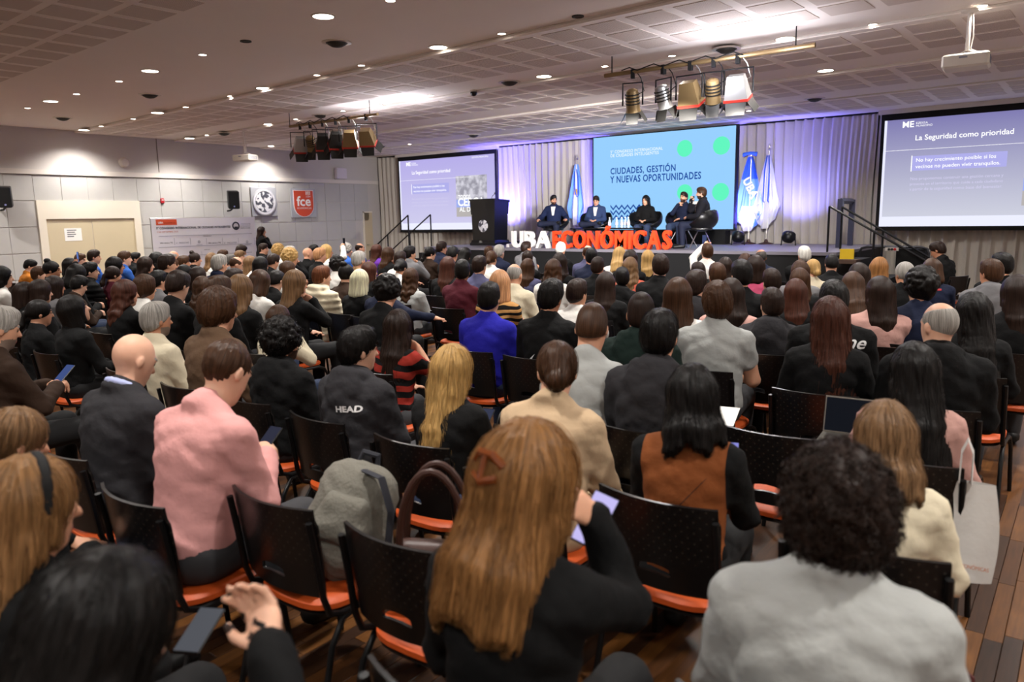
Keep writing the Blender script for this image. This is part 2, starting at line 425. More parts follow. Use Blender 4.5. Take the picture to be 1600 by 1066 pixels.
# ---------------------------------------------------------------- stage
M_stage = mat('stage_top', '#77737c', .55, var=.05)
M_skirt = mat('stage_skirt', '#0d0d0f', .75)
XS0, XS1 = -14.1, -3.75
st = empty('stage', ((XS0+XS1)/2, (SY+YC)/2, 0)); tag(st, 'low black skirted stage with grey top across the front of the hall', kind='structure')
def rel(o, x, y, z=0): return (x-o.location.x, y-o.location.y, z)
box('stage_body', rel(st, XS0, SY), rel(st, XS1, YC-.12, SZ-.06), M_skirt, st)
box('stage_deck', rel(st, XS0-.02, SY-.03, SZ-.06), rel(st, XS1+.02, YC-.1, SZ), M_stage, st)
def stairs(name, xa, dirx, label, y0, y1):
    s = empty(name, (xa, (y0+y1)/2, 0)); tag(s, label, 'stairs')
    for k in range(6):
        a = dirx*.28*k; b = dirx*.28*(k+1); hz = SZ*(6-k)/7
        box('step', (min(a, b), -(y1-y0)/2, 0), (max(a, b), (y1-y0)/2, hz), M_skirt, s)
    return s
pl1, pl2 = onz(640, 387.5, SZ), onz(673, 384.5, SZ)
def rail(o, name, pts, r=.02): return MB().tube([Vector(p)-o.location for p in pts], r, 8).build(name, M_darkmetal, o, True)
lst = stairs('stage_steps', XS0-.02, -1, 'black stage steps with two black handrails by the left screen', SY+.05, SY+1.35)
for (tpx, tpy, epx, epy, Y) in ((637.5, 336.5, 578, 393, SY+.08), (672.5, 335.5, 612, 391, SY+1.32)):
    t = ony(tpx, tpy, Y); e = ony(epx, epy, Y)
    rail(lst, 'handrail', [t, e]); rail(lst, 'post', [t, (t.x, Y, .3)]); m_ = t.lerp(e, .52); rail(lst, 'post', [m_, (m_.x, Y, .1)]); rail(lst, 'post', [e, (e.x, Y, 0)])
rst = stairs('stage_steps', XS1+.02, 1, 'black stage steps with two black handrails by the right screen', SY+.05, SY+1.35)
for (tpx, tpy, epx, epy, Y) in ((1296, 322.5, 1447, 408, SY+.08), (1316, 323.5, 1453, 403, SY+1.32)):
    t = ony(tpx, tpy, Y); e = ony(epx, epy, Y)
    rail(rst, 'handrail', [t, e]); rail(rst, 'post', [t, (t.x, Y, .6)]); m_ = t.lerp(e, .48); rail(rst, 'post', [m_, (m_.x, Y, .1)]); rail(rst, 'post', [e, (e.x, Y, 0)])

# ================================================================= STAGE THINGS AND FITTINGS
RX = (PI/2, 0, 0)          # upright, facing -Y (towards the audience)
def emis(name, col, s):
    s = s*.933   # screens keep their brightness at this exposure
    return mat(name, '#000000', .5, spec=.1, emit=s, ecol=col)
# big LED wall
YL = 17.6
a, b_ = ony(927.5, 216, YL), ony(1150, 196, YL); zb = ony(1147, 358, YL).z
x0, x1, zt = a.x, b_.x, (a.z+b_.z)/2
led = empty('led_wall', ((x0+x1)/2, YL, SZ)); tag(led, 'large sky blue LED wall with congress title above the panel', 'screen')
W2 = (x1-x0)/2; zb -= SZ; zt -= SZ
box('cabinet', (-W2-.04, .01, zb-.04), (W2+.05, .12, zt+.03), M_blackmatte, led)
box('base', (-W2+.2, .03, 0), (W2-.2, .35, zb-.04), M_blackmatte, led)
face = box('display', (-W2, -.004, zb), (W2, .01, zt), emis('led_blue', '#98d0ff', 1.0), led)
M_ledw = emis('led_white', '#f4fbff', 1.1); M_ledn = emis('led_navy', '#1a4da6', .95); M_ledg = emis('led_green', '#62f7c0', 1.0)
def led_at(px, py): p = ony(px, py, YL); return p.x-led.location.x, p.z-SZ
def led_text(s, pa, pb, m, **k):
    (xa, za), (xb, _) = led_at(*pa), led_at(*pb)
    return text('lettering', s, .2, m, face, (xa, -.008, za), RX, width=xb-xa, space=1.1, **k)
led_text('5° CONGRESO INTERNACIONAL', (954, 240), (1035.5, 232), M_ledw, offset=.001, height=.078)
led_text('DE CIUDADES INTELIGENTES', (954, 246), (1029, 240), M_ledw, offset=.001, height=.078)
led_text('CIUDADES, GESTIÓN', (954, 272.5), (1055.5, 268), M_ledn, offset=.0045, height=.235)
led_text('Y NUEVAS OPORTUNIDADES', (954, 286), (1096, 280), M_ledn, offset=.0045, height=.18)
for px, py, r in ((1070, 232, .2), (1127.5, 227.5, .21), (1070, 301, .2), (1126, 300, .21)):
    x, z = led_at(px, py)
    MB().lathe([(r, 0), (r, .003), (.001, .003)], 32, (0, 0, 0), Matrix.Rotation(PI/2, 3, 'X')).build('green_dot', M_ledg, face, False, (x, -.006, z))
xa, za = led_at(954, 320)
for r in range(3):
    zz = MB(); n = 12; st_ = .17; th = .032
    for k in range(n):
        za_, zb_ = (0, .1) if k % 2 == 0 else (.1, 0)
        zz._add([(k*st_/2, 0, -za_), ((k+1)*st_/2, 0, -zb_), ((k+1)*st_/2, 0, -zb_-th*1.6), (k*st_/2, 0, -za_-th*1.6)], [(3, 2, 1, 0)])
    zz.build('zigzag', M_ledn, face, False, (xa, -.008, za-.13*r))

# projection screens
def slide_mat(col, s, za, zb_):
    m = emis('slide_'+col, col, s); nt = m.node_tree; tc = nt.nodes.new('ShaderNodeTexCoord'); sp = nt.nodes.new('ShaderNodeSeparateXYZ'); mr = nt.nodes.new('ShaderNodeMapRange'); rp = nt.nodes.new('ShaderNodeValToRGB')
    mr.inputs[1].default_value = za; mr.inputs[2].default_value = zb_; lo_, hi_ = SLIDE[col]
    rp.color_ramp.elements[0].color = lin(lo_); rp.color_ramp.elements[1].color = lin(hi_)
    nt.links.new(tc.outputs['Object'], sp.inputs[0]); nt.links.new(sp.outputs[2], mr.inputs[0]); nt.links.new(mr.outputs[0], rp.inputs[0]); nt.links.new(rp.outputs[0], nt.nodes['Principled BSDF'].inputs['Emission Color']); return m
SLIDE = {'#b3a9ee': ('#d0cdee', '#b7aeea'), '#8d87b6': ('#cfd1e0', '#807cb2')}
def proj_screen(pa, pb, pc, Y, label, col, s, x1w=None):
    p0, p1, p2 = ony(*pa, Y), ony(*pb, Y), ony(*pc, Y)
    xa, xb = p0.x, (p1.x if x1w is None else x1w); zt_, zb_ = (p0.z+p1.z)/2, p2.z
    o = empty('projection_screen', ((xa+xb)/2, Y, zb_)); tag(o, label, 'screen', 'projection screens')
    hw_ = (xb-xa)/2; h = zt_-zb_
    box('screen_border', (-hw_, 0, 0), (hw_, .02, h), M_blackmatte, o)
    box('roller_case', (-hw_-.06, -.05, h), (hw_+.06, .08, h+.12), M_white, o)
    box('bottom_bar', (-hw_, -.012, -.05), (hw_, .03, 0), M_blackmatte, o)
    f_ = box('picture', (-hw_+.07, -.004, .04), (hw_-.07, 0, h-.13), slide_mat(col, s, .25, h-.13), o)
    box('white_strip', (-hw_+.07, -.007, .04), (hw_-.07, -.004, .25), emis('slide_white', '#e9ebff', s*1.05), f_)
    box('white_margin', (-hw_+.07, -.007, .25), (-hw_+.12, -.004, h-.13), emis('slide_white', '#e9ebff', s), f_)
    wt = emis('slide_text', '#ffffff', s*1.15)
    W_, H_ = 2*hw_, h
    def T(s_, u, v, wd, **k): text('lettering', s_, .2, wt, f_, (-hw_+u*W_, -.009, v*H_), RX, width=wd*W_, **k)
    T('La Seguridad como prioridad', .155, .76, .40, offset=.0025)
    T('ME', .095, .875, .05, offset=.004); T('EZEIZA', .155, .897, .05, height=.04); T('MUNICIPIO', .155, .874, .07, height=.04)
    T('GESTIÓN MUNICIPAL', .77, .91, .16)
    box('rule', (-hw_+.1, -.008, .68*H_), (-hw_+.76*W_, -.005, .683*H_), wt, f_)
    box('highlight_box', (-hw_+.15*W_, -.0065, .50*H_), (-hw_+.54*W_, -.005, .625*H_), emis('slide_box', '#b5b4f2', s*.95), f_)
    box('rule', (-hw_+.145*W_, -.008, .495*H_), (-hw_+.149*W_, -.005, .63*H_), wt, f_)
    T('No hay crecimiento posible si los', .165, .575, .33, offset=.0012); T('vecinos no pueden vivir tranquilos.', .165, .52, .35, offset=.0012)
    gt = emis('slide_faint', '#d6d2f2', s)
    for i_, s_ in enumerate(('Nos proponemos construir una gestión cercana y', 'presente en el territorio que cuide a cada ciudadano', 'a partir de la seguridad como base del bienestar.')):
        text('lettering', s_, .2, gt, f_, (-hw_+.145*W_, -.008, (.42-.045*i_)*H_), RX, width=.385*W_)
    # poster on the slide
    pm = mat('slide_poster', '#000000', .5, spec=.1, emit=s*.8, ecol='#b7b4bd'); nt = pm.node_tree
    if not any(n.type == 'TEX_NOISE' for n in nt.nodes):
        n = nt.nodes.new('ShaderNodeTexNoise'); n.inputs['Scale'].default_value = 5; n.inputs['Detail'].default_value = 6
        tc = nt.nodes.new('ShaderNodeTexCoord'); rp = nt.nodes.new('ShaderNodeValToRGB')
        rp.color_ramp.elements[0].color = lin('#a9a7b4'); rp.color_ramp.elements[1].color = lin('#e6e4f0'); rp.color_ramp.elements[0].position = .4; rp.color_ramp.elements[1].position = .6
        nt.links.new(tc.outputs['Object'], n.inputs[0]); nt.links.new(n.outputs[0], rp.inputs[0]); nt.links.new(rp.outputs[0], nt.nodes['Principled BSDF'].inputs['Emission Color'])
    box('poster', (-hw_+.61*W_, -.0065, .40*H_), (-hw_+.91*W_, -.005, .70*H_), pm, f_)
    box('poster_band', (-hw_+.61*W_, -.0065, .30*H_), (-hw_+.91*W_, -.005, .40*H_), emis('slide_band', '#9fb0f0', s), f_)
    box('poster_foot', (-hw_+.61*W_, -.0065, .18*H_), (-hw_+.91*W_, -.005, .30*H_), emis('slide_foot', '#bdb8b6', s*.95), f_)
    T('TODOS', .63, .415, .12, offset=.004); T('CERCA', .625, .32, .26, offset=.006); T('AL DELITO', .64, .245, .24, offset=.003)
    return o
proj_screen((621, 248), (775, 231), (624.5, 361), 18.1, 'white bordered projection screen with lilac slide behind the lectern', '#b3a9ee', 1.0)
proj_screen((1378, 180), (1600, 160), (1372, 357), 18.1, 'projection screen with grey lilac slide at the right edge', '#8d87b6', 1.0, .45)

def seal_mat():
    if 'seal_white' in _mats: return _mats['seal_white']
    m = mat('seal_white', '#e4e3e6', .5); nt = m.node_tree
    n = nt.nodes.new('ShaderNodeTexNoise'); n.inputs['Scale'].default_value = 9; n.inputs['Detail'].default_value = 2
    tc = nt.nodes.new('ShaderNodeTexCoord'); rp = nt.nodes.new('ShaderNodeValToRGB'); e = rp.color_ramp.elements
    e[0].color = lin('#4d4e58'); e[0].position = .47; e[1].color = lin('#e6e5e8'); e[1].position = .52
    nt.links.new(tc.outputs['Object'], n.inputs[0]); nt.links.new(n.outputs[0], rp.inputs[0]); nt.links.new(rp.outputs[0], nt.nodes['Principled BSDF'].inputs['Base Color']); return m
# lectern
lx = onz(757, 383.5, SZ); 
lec = empty('lectern', (lx.x, lx.y+.25, SZ), 0); tag(lec, 'black wooden lectern with a round silver crest on the stage', 'lectern')
M_lec = mat('lectern_black', '#101013', .3, coat=.2)
def frustum(name, w0, d0, w1, d1, z0, z1, par, m=M_lec, sh=0):
    return MB()._add([(-w0, -d0, z0), (w0, -d0, z0), (w0, d0, z0), (-w0, d0, z0), (-w1, -d1, z1), (w1, -d1, z1), (w1, d1, z1+sh), (-w1, d1, z1+sh)], [(3, 2, 1, 0), (4, 5, 6, 7), (0, 1, 5, 4), (1, 2, 6, 5), (2, 3, 7, 6), (3, 0, 4, 7)]).build(name, m, par)
frustum('plinth', .44, .34, .44, .34, 0, .07, lec); frustum('plinth', .42, .32, .40, .30, .07, .14, lec)
frustum('body', .375, .28, .40, .29, .14, .80, lec); frustum('upper_body', .41, .30, .43, .31, .82, 1.20, lec)
frustum('moulding', .385, .285, .385, .285, .80, .82, lec); frustum('top_board', .45, .33, .45, .33, 1.20, 1.235, lec, sh=-.10)
Mx = Matrix.Rotation(PI/2, 3, 'X')
M_silver = mat('crest_silver', '#c9c9cc', .35, .6, bump=.6, bscale=45)
cr = MB().lathe([(.165, 0), (.165, .012), (.15, .02), (.145, .014), (.06, .016), (.05, .022), (.001, .024)], 28, (0, 0, 0), Mx).build('crest', seal_mat(), lec, True, (0, -.287, .52))
rail(lec, 'microphone_stem', [lec.location+Vector(p) for p in ((.1, -.05, 1.2), (.2, -.12, 1.30), (.42, -.28, 1.36))], .006)
MB().lathe([(.014, 0), (.016, .02), (.012, .05), (.001, .055)], 10).build('microphone', M_black, lec, True, (.42, -.28, 1.34))

# letters
M_lw = mat('letter_white', '#eeeae6', .45); M_lo = mat('letter_orange', '#f0481f', .45)
def letters(s, pa, pb, m, word, Y, hgt):
    xa, xb = ony(*pa, Y).x, ony(*pb, Y).x
    ch = []; tot = 0
    for c_ in s:
        me = text_mesh(c_, .5, extrude=.06, offset=.014); v = np.empty(len(me.vertices)*3); me.vertices.foreach_get('co', v); v = v.reshape(-1, 3)
        ch.append((c_, me, v, v[:, 0].max()-v[:, 0].min())); tot += v[:, 0].max()-v[:, 0].min()
    gap = .05; k = ((xb-xa)-gap*(len(s)-1))/tot; x = xa
    seen_ = {}
    base_h = None
    for c_, me, v, wd in ch:
        base = {'Ó': 'O'}.get(c_, c_)
        if base_h is None or True:
            capm = text_mesh('E', .5, offset=.014); cv = np.empty(len(capm.vertices)*3); capm.vertices.foreach_get('co', cv); base_h = cv.reshape(-1, 3)[:, 1].max()-cv.reshape(-1, 3)[:, 1].min()
        v[:, 0] = (v[:, 0]-v[:, 0].min())*k; v[:, 1] = (v[:, 1]-v[:, 1].min())*hgt/base_h
        me.vertices.foreach_set('co', v.ravel()); me.materials.clear(); me.materials.append(m); me.update()
        o = bpy.data.objects.new('display_letter', me); place(o, None, (x, Y, SZ), RX)
        seen_[c_] = seen_.get(c_, 0)+1
        which = ''
        if s.count(c_) > 1: which = 'first ' if seen_[c_] == 1 else 'last '
        tag(o, f'{which}{word} freestanding block letter {c_} on the stage edge', 'letter', f'{word} block letters')
        x += wd*k+gap
letters('UBA', (801, 372), (860, 372), M_lw, 'white', SY+.22, .40)
letters('ECONÓMICAS', (865, 372), (1049, 372), M_lo, 'orange', SY+.22, .40)
o = MB().lathe([(.10, 0), (.105, .04), (.09, .08), (.001, .09)], 16).build('letter_foot', M_lw, None, True, onz(797, 386.3, SZ)); tag(o, 'small white round foot beside the letter U', 'base')

# flags
M_pole = mat('flag_pole', '#c8c4ba', .3, .9)
def flag(px, pbase, ptop, zc_top, zc_bot, bands, label, half=.3, letters_=None, skew=0):
    Y = 17.95; base = Vector((ony(px, ptop, Y).x, Y, SZ))
    ztop = ony(px, ptop, Y).z; zt_ = ony(px, zc_top, Y).z-SZ; zb_ = ony(px, zc_bot, Y).z-SZ
    o = empty('flag', (base.x, Y, SZ)); tag(o, label, 'flag', 'draped flags on poles')
    MB().lathe([(.17, 0), (.17, .02), (.05, .05), (.025, .12)], 16).build('flag_base', mat('flag_base', '#3a211c', .4), o, True)
    MB().tube([(0, 0, .05), (0, 0, ztop-SZ-.12)], .014, 8).build('pole', M_pole, o, True)
    MB().lathe([(.02, 0), (.03, .02), (.012, .06), (.022, .09), (.001, .17)], 8, (0, 0, ztop-SZ-.13)).build('finial', M_pole, o, True)
    h = zt_-zb_
    def f_(u, v):
        a_ = (u-.5)*2; wd = half*(.14+.86*min(1, v*1.35)**.8)*(1 if v < .8 else 1-.35*(v-.8)/.2*abs(a_))
        fold = .05*math.sin(a_*9+v*1.5)*(.4+v) + .025*math.sin(a_*17+2*v)
        low = .18*h*max(0, abs(a_+skew)-.25)*max(0, v-.55)/.45
        return (a_*wd+skew*.1*v, -.03-.05*v+fold, zt_-v*h+low)
    mb = MB()
    nu, nv = 40, 30
    vs_ = [f_(i/nu, j/nv) for j in range(nv+1) for i in range(nu+1)]; n0 = len(mb.v); mb.v += vs_
    for j in range(nv):
        for i in range(nu):
            u, v = (i+.5)/nu, (j+.5)/nv; k = bands(u, v)
            mb.f.append((j*(nu+1)+i, j*(nu+1)+i+1, (j+1)*(nu+1)+i+1, (j+1)*(nu+1)+i)); mb.m.append(k)
    c_ = mb.build('cloth', [mat('flag_white', '#e9e9ee', .7), mat('flag_sky', '#7fb0e4', .7), mat('flag_blue', '#3f6fd0', .7), mat('flag_sun', '#c9a04a', .6)], o, True)
    return o, c_, f_
fo, fc, ff = flag(902, (903, 377), 242, 257, 352, lambda u, v: 3 if (u-.45)**2*.5+(v-.45)**2 < .0025 else (1 if u < .25 or u > .62 else 0), 'sky blue and white flag with golden sun draped beside the LED wall', .26)
MB().tube([(.03, -.09, 2.0), (.10, -.12, 1.8), (.12, -.12, 1.3), (.06, -.12, 1.25), (0.0, -.12, 1.4), (-.02, -.1, 1.95)], .022, 6, flat=.4).build('ribbon', mat('flag_blue2', '#3567a8', .6), fo, True)
fo, fc, ff = flag(1174, (1172, 379), 240, 245, 361, lambda u, v: 2 if v < .3 else (0 if (.62 < v < .65) or (v > .66 and abs(u-.5+.1*math.sin(v*8)) < .32) else 1), 'blue and white flag lettered UBA draped right of the LED wall', .36)
text('lettering', 'UBA', .2, mat('flag_letters', '#f4f4f8', .6), fc, (-.10, -.25, 1.50), (PI/2, math.radians(62), 0), width=.5, offset=.006)
MB().tube([(-.16, -.06, 2.1), (0, -.1, 2.13), (.16, -.06, 2.1)], [.05, .03, .05], 8).build('ribbon', mat('flag_blue', '#3f6fd0', .7), fo, True)
fo, fc, ff = flag(1202.5, (1203, 379), 226, 245, 357, lambda u, v: 0, 'plain white flag with blue ribbons beside the lettered blue flag', .31, skew=.3)
for dx in (-.05, .06): MB().tube([(dx*.4, -.08, 2.05), (dx, -.13, 1.7), (dx, -.16, 1.0), (dx+.03, -.16, .98)], .03, 6, flat=.4).build('ribbon', mat('flag_blue2', '#3567a8', .6), fo, True)

# stage floor lights
M_lens = emis('par_lens', '#b9b6ff', 6)
def par(p, label, tgt, col, en, vis=True):
    o = empty('stage_floor_light', p); tag(o, label, 'stage light', 'round floor lights on the stage')
    MB().tube([(-.16, 0, 0), (-.15, 0, .12), (-.15, 0, .2)], .012, 6).build('bracket', M_darkmetal, o, True); MB().tube([(.16, 0, 0), (.15, 0, .12), (.15, 0, .2)], .012, 6).build('bracket', M_darkmetal, o, True)
    R_ = Matrix.Rotation(math.radians(-28), 3, 'X')
    MB().lathe([(.11, -.10), (.145, -.06), (.15, .06), (.13, .09)], 18, (0, 0, .19), R_).build('housing', M_black, o, True)
    MB().lathe([(.12, .091), (.10, .097), (.001, .1)], 18, (0, 0, .19), R_).build('lens', M_lens, o, True)
    light('beam', 'SPOT', (0, .06, .34), en, col, o, target=Vector(tgt)-Vector(p), shadow_soft_size=.1, spot_size=math.radians(95), spot_blend=1)
VIO = (.14, .12, 1)
for (px, py, en, col, lb) in ((1185, 379.5, 700, VIO, 'round black floor light beside the UBA flag'), (1248, 381.5, 330, (.22, .22, 1), 'round black floor light right of the white flag'), (817, 377, 1250, VIO, 'round black floor light behind the leftmost panel chair'), (948, 378, 600, VIO, 'round black floor light behind the low table')):
    p = onz(px, py, SZ); p.y = min(p.y, 17.35); par(p, lb, (p.x, YC, 2.75), col, en)
p = Vector((-10.9, 15.3, SZ)); 
o = box('cable_box', onz(800, 380, SZ), onz(800, 380, SZ)+Vector((.5, .2, .07)), M_black, None, .02); tag(o, 'flat black cable box on the stage right of the lectern', 'box')

# low table with bottles on stage
tc_ = onz(965, 383, SZ); tc_.y = 15.75; tc_.x = ony(965, 352, 15.75).x
tb = empty('low_table', (tc_.x, 15.75, SZ)); tag(tb, 'low black table with water bottles between the panel chairs', 'table')
box('table_top', (-1.15, -.3, .42), (.75, .3, .45), M_black, tb, .01); 
for sx in (-1.05, .65):
    for sy in (-.24, .24): box('leg', (sx-.02, sy-.02, 0), (sx+.02, sy+.02, .42), M_darkmetal, tb)
M_pet = mat('bottle_plastic', '#cfe0f2', .1, alpha=.55, spec=.6); M_lab = mat('bottle_label', '#d9d4e8', .5)
bot = MB().lathe([(.034, 0), (.036, .02), (.034, .15), (.03, .17), (.014, .205), (.013, .225)], 12).mesh('bottle', True); bot.materials.append(M_pet)
cap_ = MB().lathe([(.016, .222), (.016, .245), (.001, .245)], 10).mesh('bottle_cap', True); cap_.materials.append(M_lw)
lab_ = MB().lathe([(.037, .06), (.037, .13)], 12).mesh('bottle_label', True); lab_.materials.append(M_lab)
for k, (px, dy_) in enumerate(((952.5, 0), (963.5, .05), (971.5, -.1), (977, .12), (982, -.05))):
    x_ = ony(px, 350, 15.75+dy_).x
    o = inst('water_bottle', bot, None, (x_, 15.75+dy_, SZ+.45)); tag(o, ORD[k]+' clear water bottle from the left on the low stage table', 'bottle', 'water bottles on the stage table')
    inst('bottle_cap', cap_, o); inst('bottle_label', lab_, o)
o = box('paper_sheet', (ony(945, 354, 15.6).x-.15, 15.52, SZ+.451), (ony(945, 354, 15.6).x+.12, 15.70, SZ+.455), mat('paper', '#f2f0ec', .8), None); tag(o, 'white sheet of paper on the low stage table', 'paper')

# platform lift with yellow panel, guard rail, control box
YF = SY+1.78
lf = empty('platform_lift', (ony(1323, 390, YF).x, YF+.6, 0)); tag(lf, 'grey platform lift frame with yellow side panel beside the right steps', 'lift')
M_lift = mat('lift_grey', '#4a4d63', .4, .3)
p1, p2 = ony(1314, 311, YF+.1), ony(1332, 311, YF+1.2)
L = lf.location
def lbox(name, lo, hi, m): return box(name, Vector(lo)-L, Vector(hi)-L, m, lf)
lbox('upright', (p1.x-.05, YF+.05, 0), (p1.x+.05, YF+.15, p1.z), M_lift); lbox('upright', (p2.x-.05, YF+1.15, 0), (p2.x+.05, YF+1.25, p1.z), M_lift)
q = [Vector((p1.x, YF+.1, p1.z-.04)), Vector((p2.x, YF+1.2, p1.z-.04))]
MB().tube([v-L for v in q], .06, 4).build('crossbar', M_lift, lf)
YP = SY-.10; ya, yb = ony(1313, 389, YP), ony(1334, 405, YP)
yp = lbox('side_panel', (ya.x, YP-.02, yb.z), (yb.x, YP+.02, ya.z), mat('lift_yellow', '#d7b427', .5))
lbox('platform', (ya.x-.05, YP-.25, yb.z-.07), (yb.x+.1, YP+.05, yb.z), mat('lift_floor', '#4a372c', .6))
lbox('motor_box', (ya.x+.6, YF-.2, 0), (ya.x+1.1, YF+.2, ony(1365, 388, YF).z), M_blackmatte)
ga, gb = ony(1343, 385.5, YF-.25), ony(1452, 385.5, YF-.25)
gz = ga.z; zl = .3
MB().tube([Vector(v)-L for v in ((ga.x, YF-.25, zl), (ga.x, YF-.25, gz-.12), (ga.x+.04, YF-.25, gz-.03), (ga.x+.14, YF-.25, gz), (gb.x-.14, YF-.25, gz), (gb.x-.04, YF-.25, gz-.03), (gb.x, YF-.25, gz-.12), (gb.x, YF-.25, zl))], .025, 8).build('guard_rail', mat('rail_grey', '#3b3b3f', .35, .5), lf, True)
ca, cb = ony(1383.5, 387, YF-.31), ony(1404, 392, YF-.31)
cbx = lbox('control_box', (ca.x, YF-.33, cb.z), (cb.x, YF-.28, ca.z), M_white)
for k, cm in enumerate(('#333333', '#333333', '#c21f1f')):
    MB().lathe([(.025, 0), (.025, .015), (.001, .016)], 12, (0, 0, 0), Mx).build('button', mat('btn'+cm, cm, .4), cbx, False, (ca.x+(cb.x-ca.x)*(.3+.22*k)-L.x, YF-.331-L.y, (ca.z+cb.z)/2-L.z))

# left wall fittings -------------------------------------------------
def wall_speaker(pa, pb, label):
    c0, c1 = onx(*pa, XW+.35), onx(*pb, XW+.35)
    o = empty('wall_speaker', (XW+.02, (c0.y+c1.y)/2, (c0.z+c1.z)/2)); tag(o, label, 'loudspeaker', 'black wall loudspeakers')
    h = (c0.z-c1.z)/2; w_ = min(.17, abs(c1.y-c0.y)/2)
    b = MB().box((-.14, -w_, -h), (.14, w_, h), .02).build('cabinet', M_black, o, False, (.33, 0, 0), (0, math.radians(8), math.radians(-25)))
    MB().box((.141, -w_*.9, -h*.92), (.146, w_*.9, h*.92)).build('grille', M_blackmatte, b); MB().lathe([(.022, 0), (.022, .004), (.001, .004)], 10, (.147, 0, -h*.7), Matrix.Rotation(PI/2, 3, 'Y')).build('badge', mat('badge', '#8f93c8', .4), b)
    MB().tube([(0, 0, -h-.06), (.15, 0, -h-.05), (.3, 0, -h*.9)], .025, 6).build('bracket', M_darkmetal, o, True)
wall_speaker((-4, 291), (20, 324), 'black loudspeaker on the left wall beside the double doors')
wall_speaker((356, 298), (373, 326), 'black loudspeaker on the left wall above the sponsor banner')
def wall_box(pa, pb, X, d, name, m, label, cat, bev=.01):
    c0, c1 = onx(*pa, X), onx(*pb, X)
    o = box(name, (X-d, c0.y, c1.z), (X, c1.y, c0.z), m, None, bev); tag(o, label, cat); return o, c0, c1
M_pgrey = mat('panel_grey', '#a7a8ad', .6)
o, c0, c1 = wall_box((391, 292), (434, 338), XW+.05, .035, 'wall_panel_sign', M_pgrey, 'grey square panel with a round white seal on the left wall', 'sign')
My = Matrix.Rotation(PI/2, 3, 'Y')
sr = abs(c1.y-c0.y)*.43; cc = Vector((XW+.052, (c0.y+c1.y)/2, (c0.z+c1.z)/2))
s_ = MB().lathe([(sr*.8, 0), (sr*.8, .02), (.001, .02)], 36, (0, 0, 0), My).build('seal_face', seal_mat(), o, False, cc)
MB().lathe([(sr*.84, .0), (sr*1.0, .0), (sr*1.0, .022), (sr*.97, .026), (sr*.84, .022)], 36, (0, 0, 0), My, False).build('seal_ring', mat('seal_ring', '#dcdbe0', .5, var=.25, vscale=14), o, False, cc)
MB().lathe([(sr*1.0, 0), (sr*1.05, 0), (sr*1.05, .028), (sr*1.0, .028)], 36, (0, 0, 0), My, False).build('seal_rim', mat('seal_rim', '#b9b9bf', .4), o, False, cc)
o, c0, c1 = wall_box((453, 294), (495, 340), XW+.05, .035, 'wall_panel_sign', M_pgrey, 'grey panel with an orange shield reading fce on the left wall', 'sign')
w_ = abs(c1.y-c0.y); h = c0.z-c1.z; cc = Vector((XW+.05, (c0.y+c1.y)/2, (c0.z+c1.z)/2))
def shield(k):
    pts = [(-.38*w_*k, .42*h*k), (.38*w_*k, .42*h*k), (.38*w_*k, -.1*h*k)]
    for i in range(1, 9): a_ = PI*i/9; pts.append((.38*w_*k*math.cos(a_), (-.1*h-.36*h*math.sin(a_))*k))
    pts.append((-.38*w_*k, -.1*h*k)); return pts
Ms = Matrix(((0, 0, 1), (1, 0, 0), (0, 1, 0)))
MB().prism(shield(1.05), .012, cc, Ms).build('shield_rim', M_lw, o); MB().prism(shield(1.0), .016, cc, Ms).build('shield', mat('shield_orange', '#cf4a25', .5), o)
RW = (PI/2, 0, PI/2)
M_txtw = mat('text_white', '#f1eeea', .5)
text('lettering', 'fce', .3, M_txtw, o, cc+Vector((.018, -.28*w_, -.09*h)), RW, width=.56*w_, height=.34*h, offset=.006)
text('lettering', 'ECONÓMICAS', .1, M_txtw, o, cc+Vector((.018, -.28*w_, -.2*h)), RW, width=.56*w_, height=.07*h); text('lettering', '.UBA', .1, M_txtw, o, cc+Vector((.018, .08*w_, .2*h)), RW, width=.2*w_, height=.06*h)
for k in range(4): box('column_mark', (cc.x+.016, cc.y+(.09+.05*k)*w_, cc.z+.28*h), (cc.x+.019, cc.y+(.115+.05*k)*w_, cc.z+.4*h), M_txtw, o)
o, c0, c1 = wall_box((251.5, 310), (257.5, 318), XW+.06, .05, 'fire_alarm', mat('alarm_red', '#b3232b', .4), 'small red fire alarm box on the left wall', 'alarm')
box('strobe', (XW+.06, (c0.y+c1.y)/2-.03, c1.z+.08), (XW+.068, (c0.y+c1.y)/2+.03, c0.z-.03), M_white, o)
c0 = onx(195, 254, XW+.06)
o = MB().lathe([(.13, 0), (.13, .04), (.09, .09), (.001, .1)], 20, (0, 0, 0), My).build('wall_dome', M_white, None, True, (XW, c0.y, c0.z)); tag(o, 'white round dome fixture high on the left wall', 'fixture')
a0, a1 = onx(244, 222, XW), onx(249, 269, XW)
o = MB().tube([(XW+.012, a0.y, ceil_z(XW, a0.y)), (XW+.012, a0.y, a1.z)], .012, 6).build('wall_conduit', mat('conduit', '#8d847c', .6), None, True); tag(o, 'thin grey vertical conduit on the left wall above the panels', 'conduit')
o, c0, c1 = wall_box((526, 262), (543, 280), XW+.18, .15, 'wall_box', mat('box_lilac', '#cfc6cf', .6), 'pale square box on the left wall near the stage corner', 'box', .02)
o, c0, c1 = wall_box((530, 237), (555, 243), XW+.9, .85, 'ceiling_unit', mat('box_lilac', '#cfc6cf', .6), 'flat pale unit under the ceiling in the stage corner', 'unit', .02)

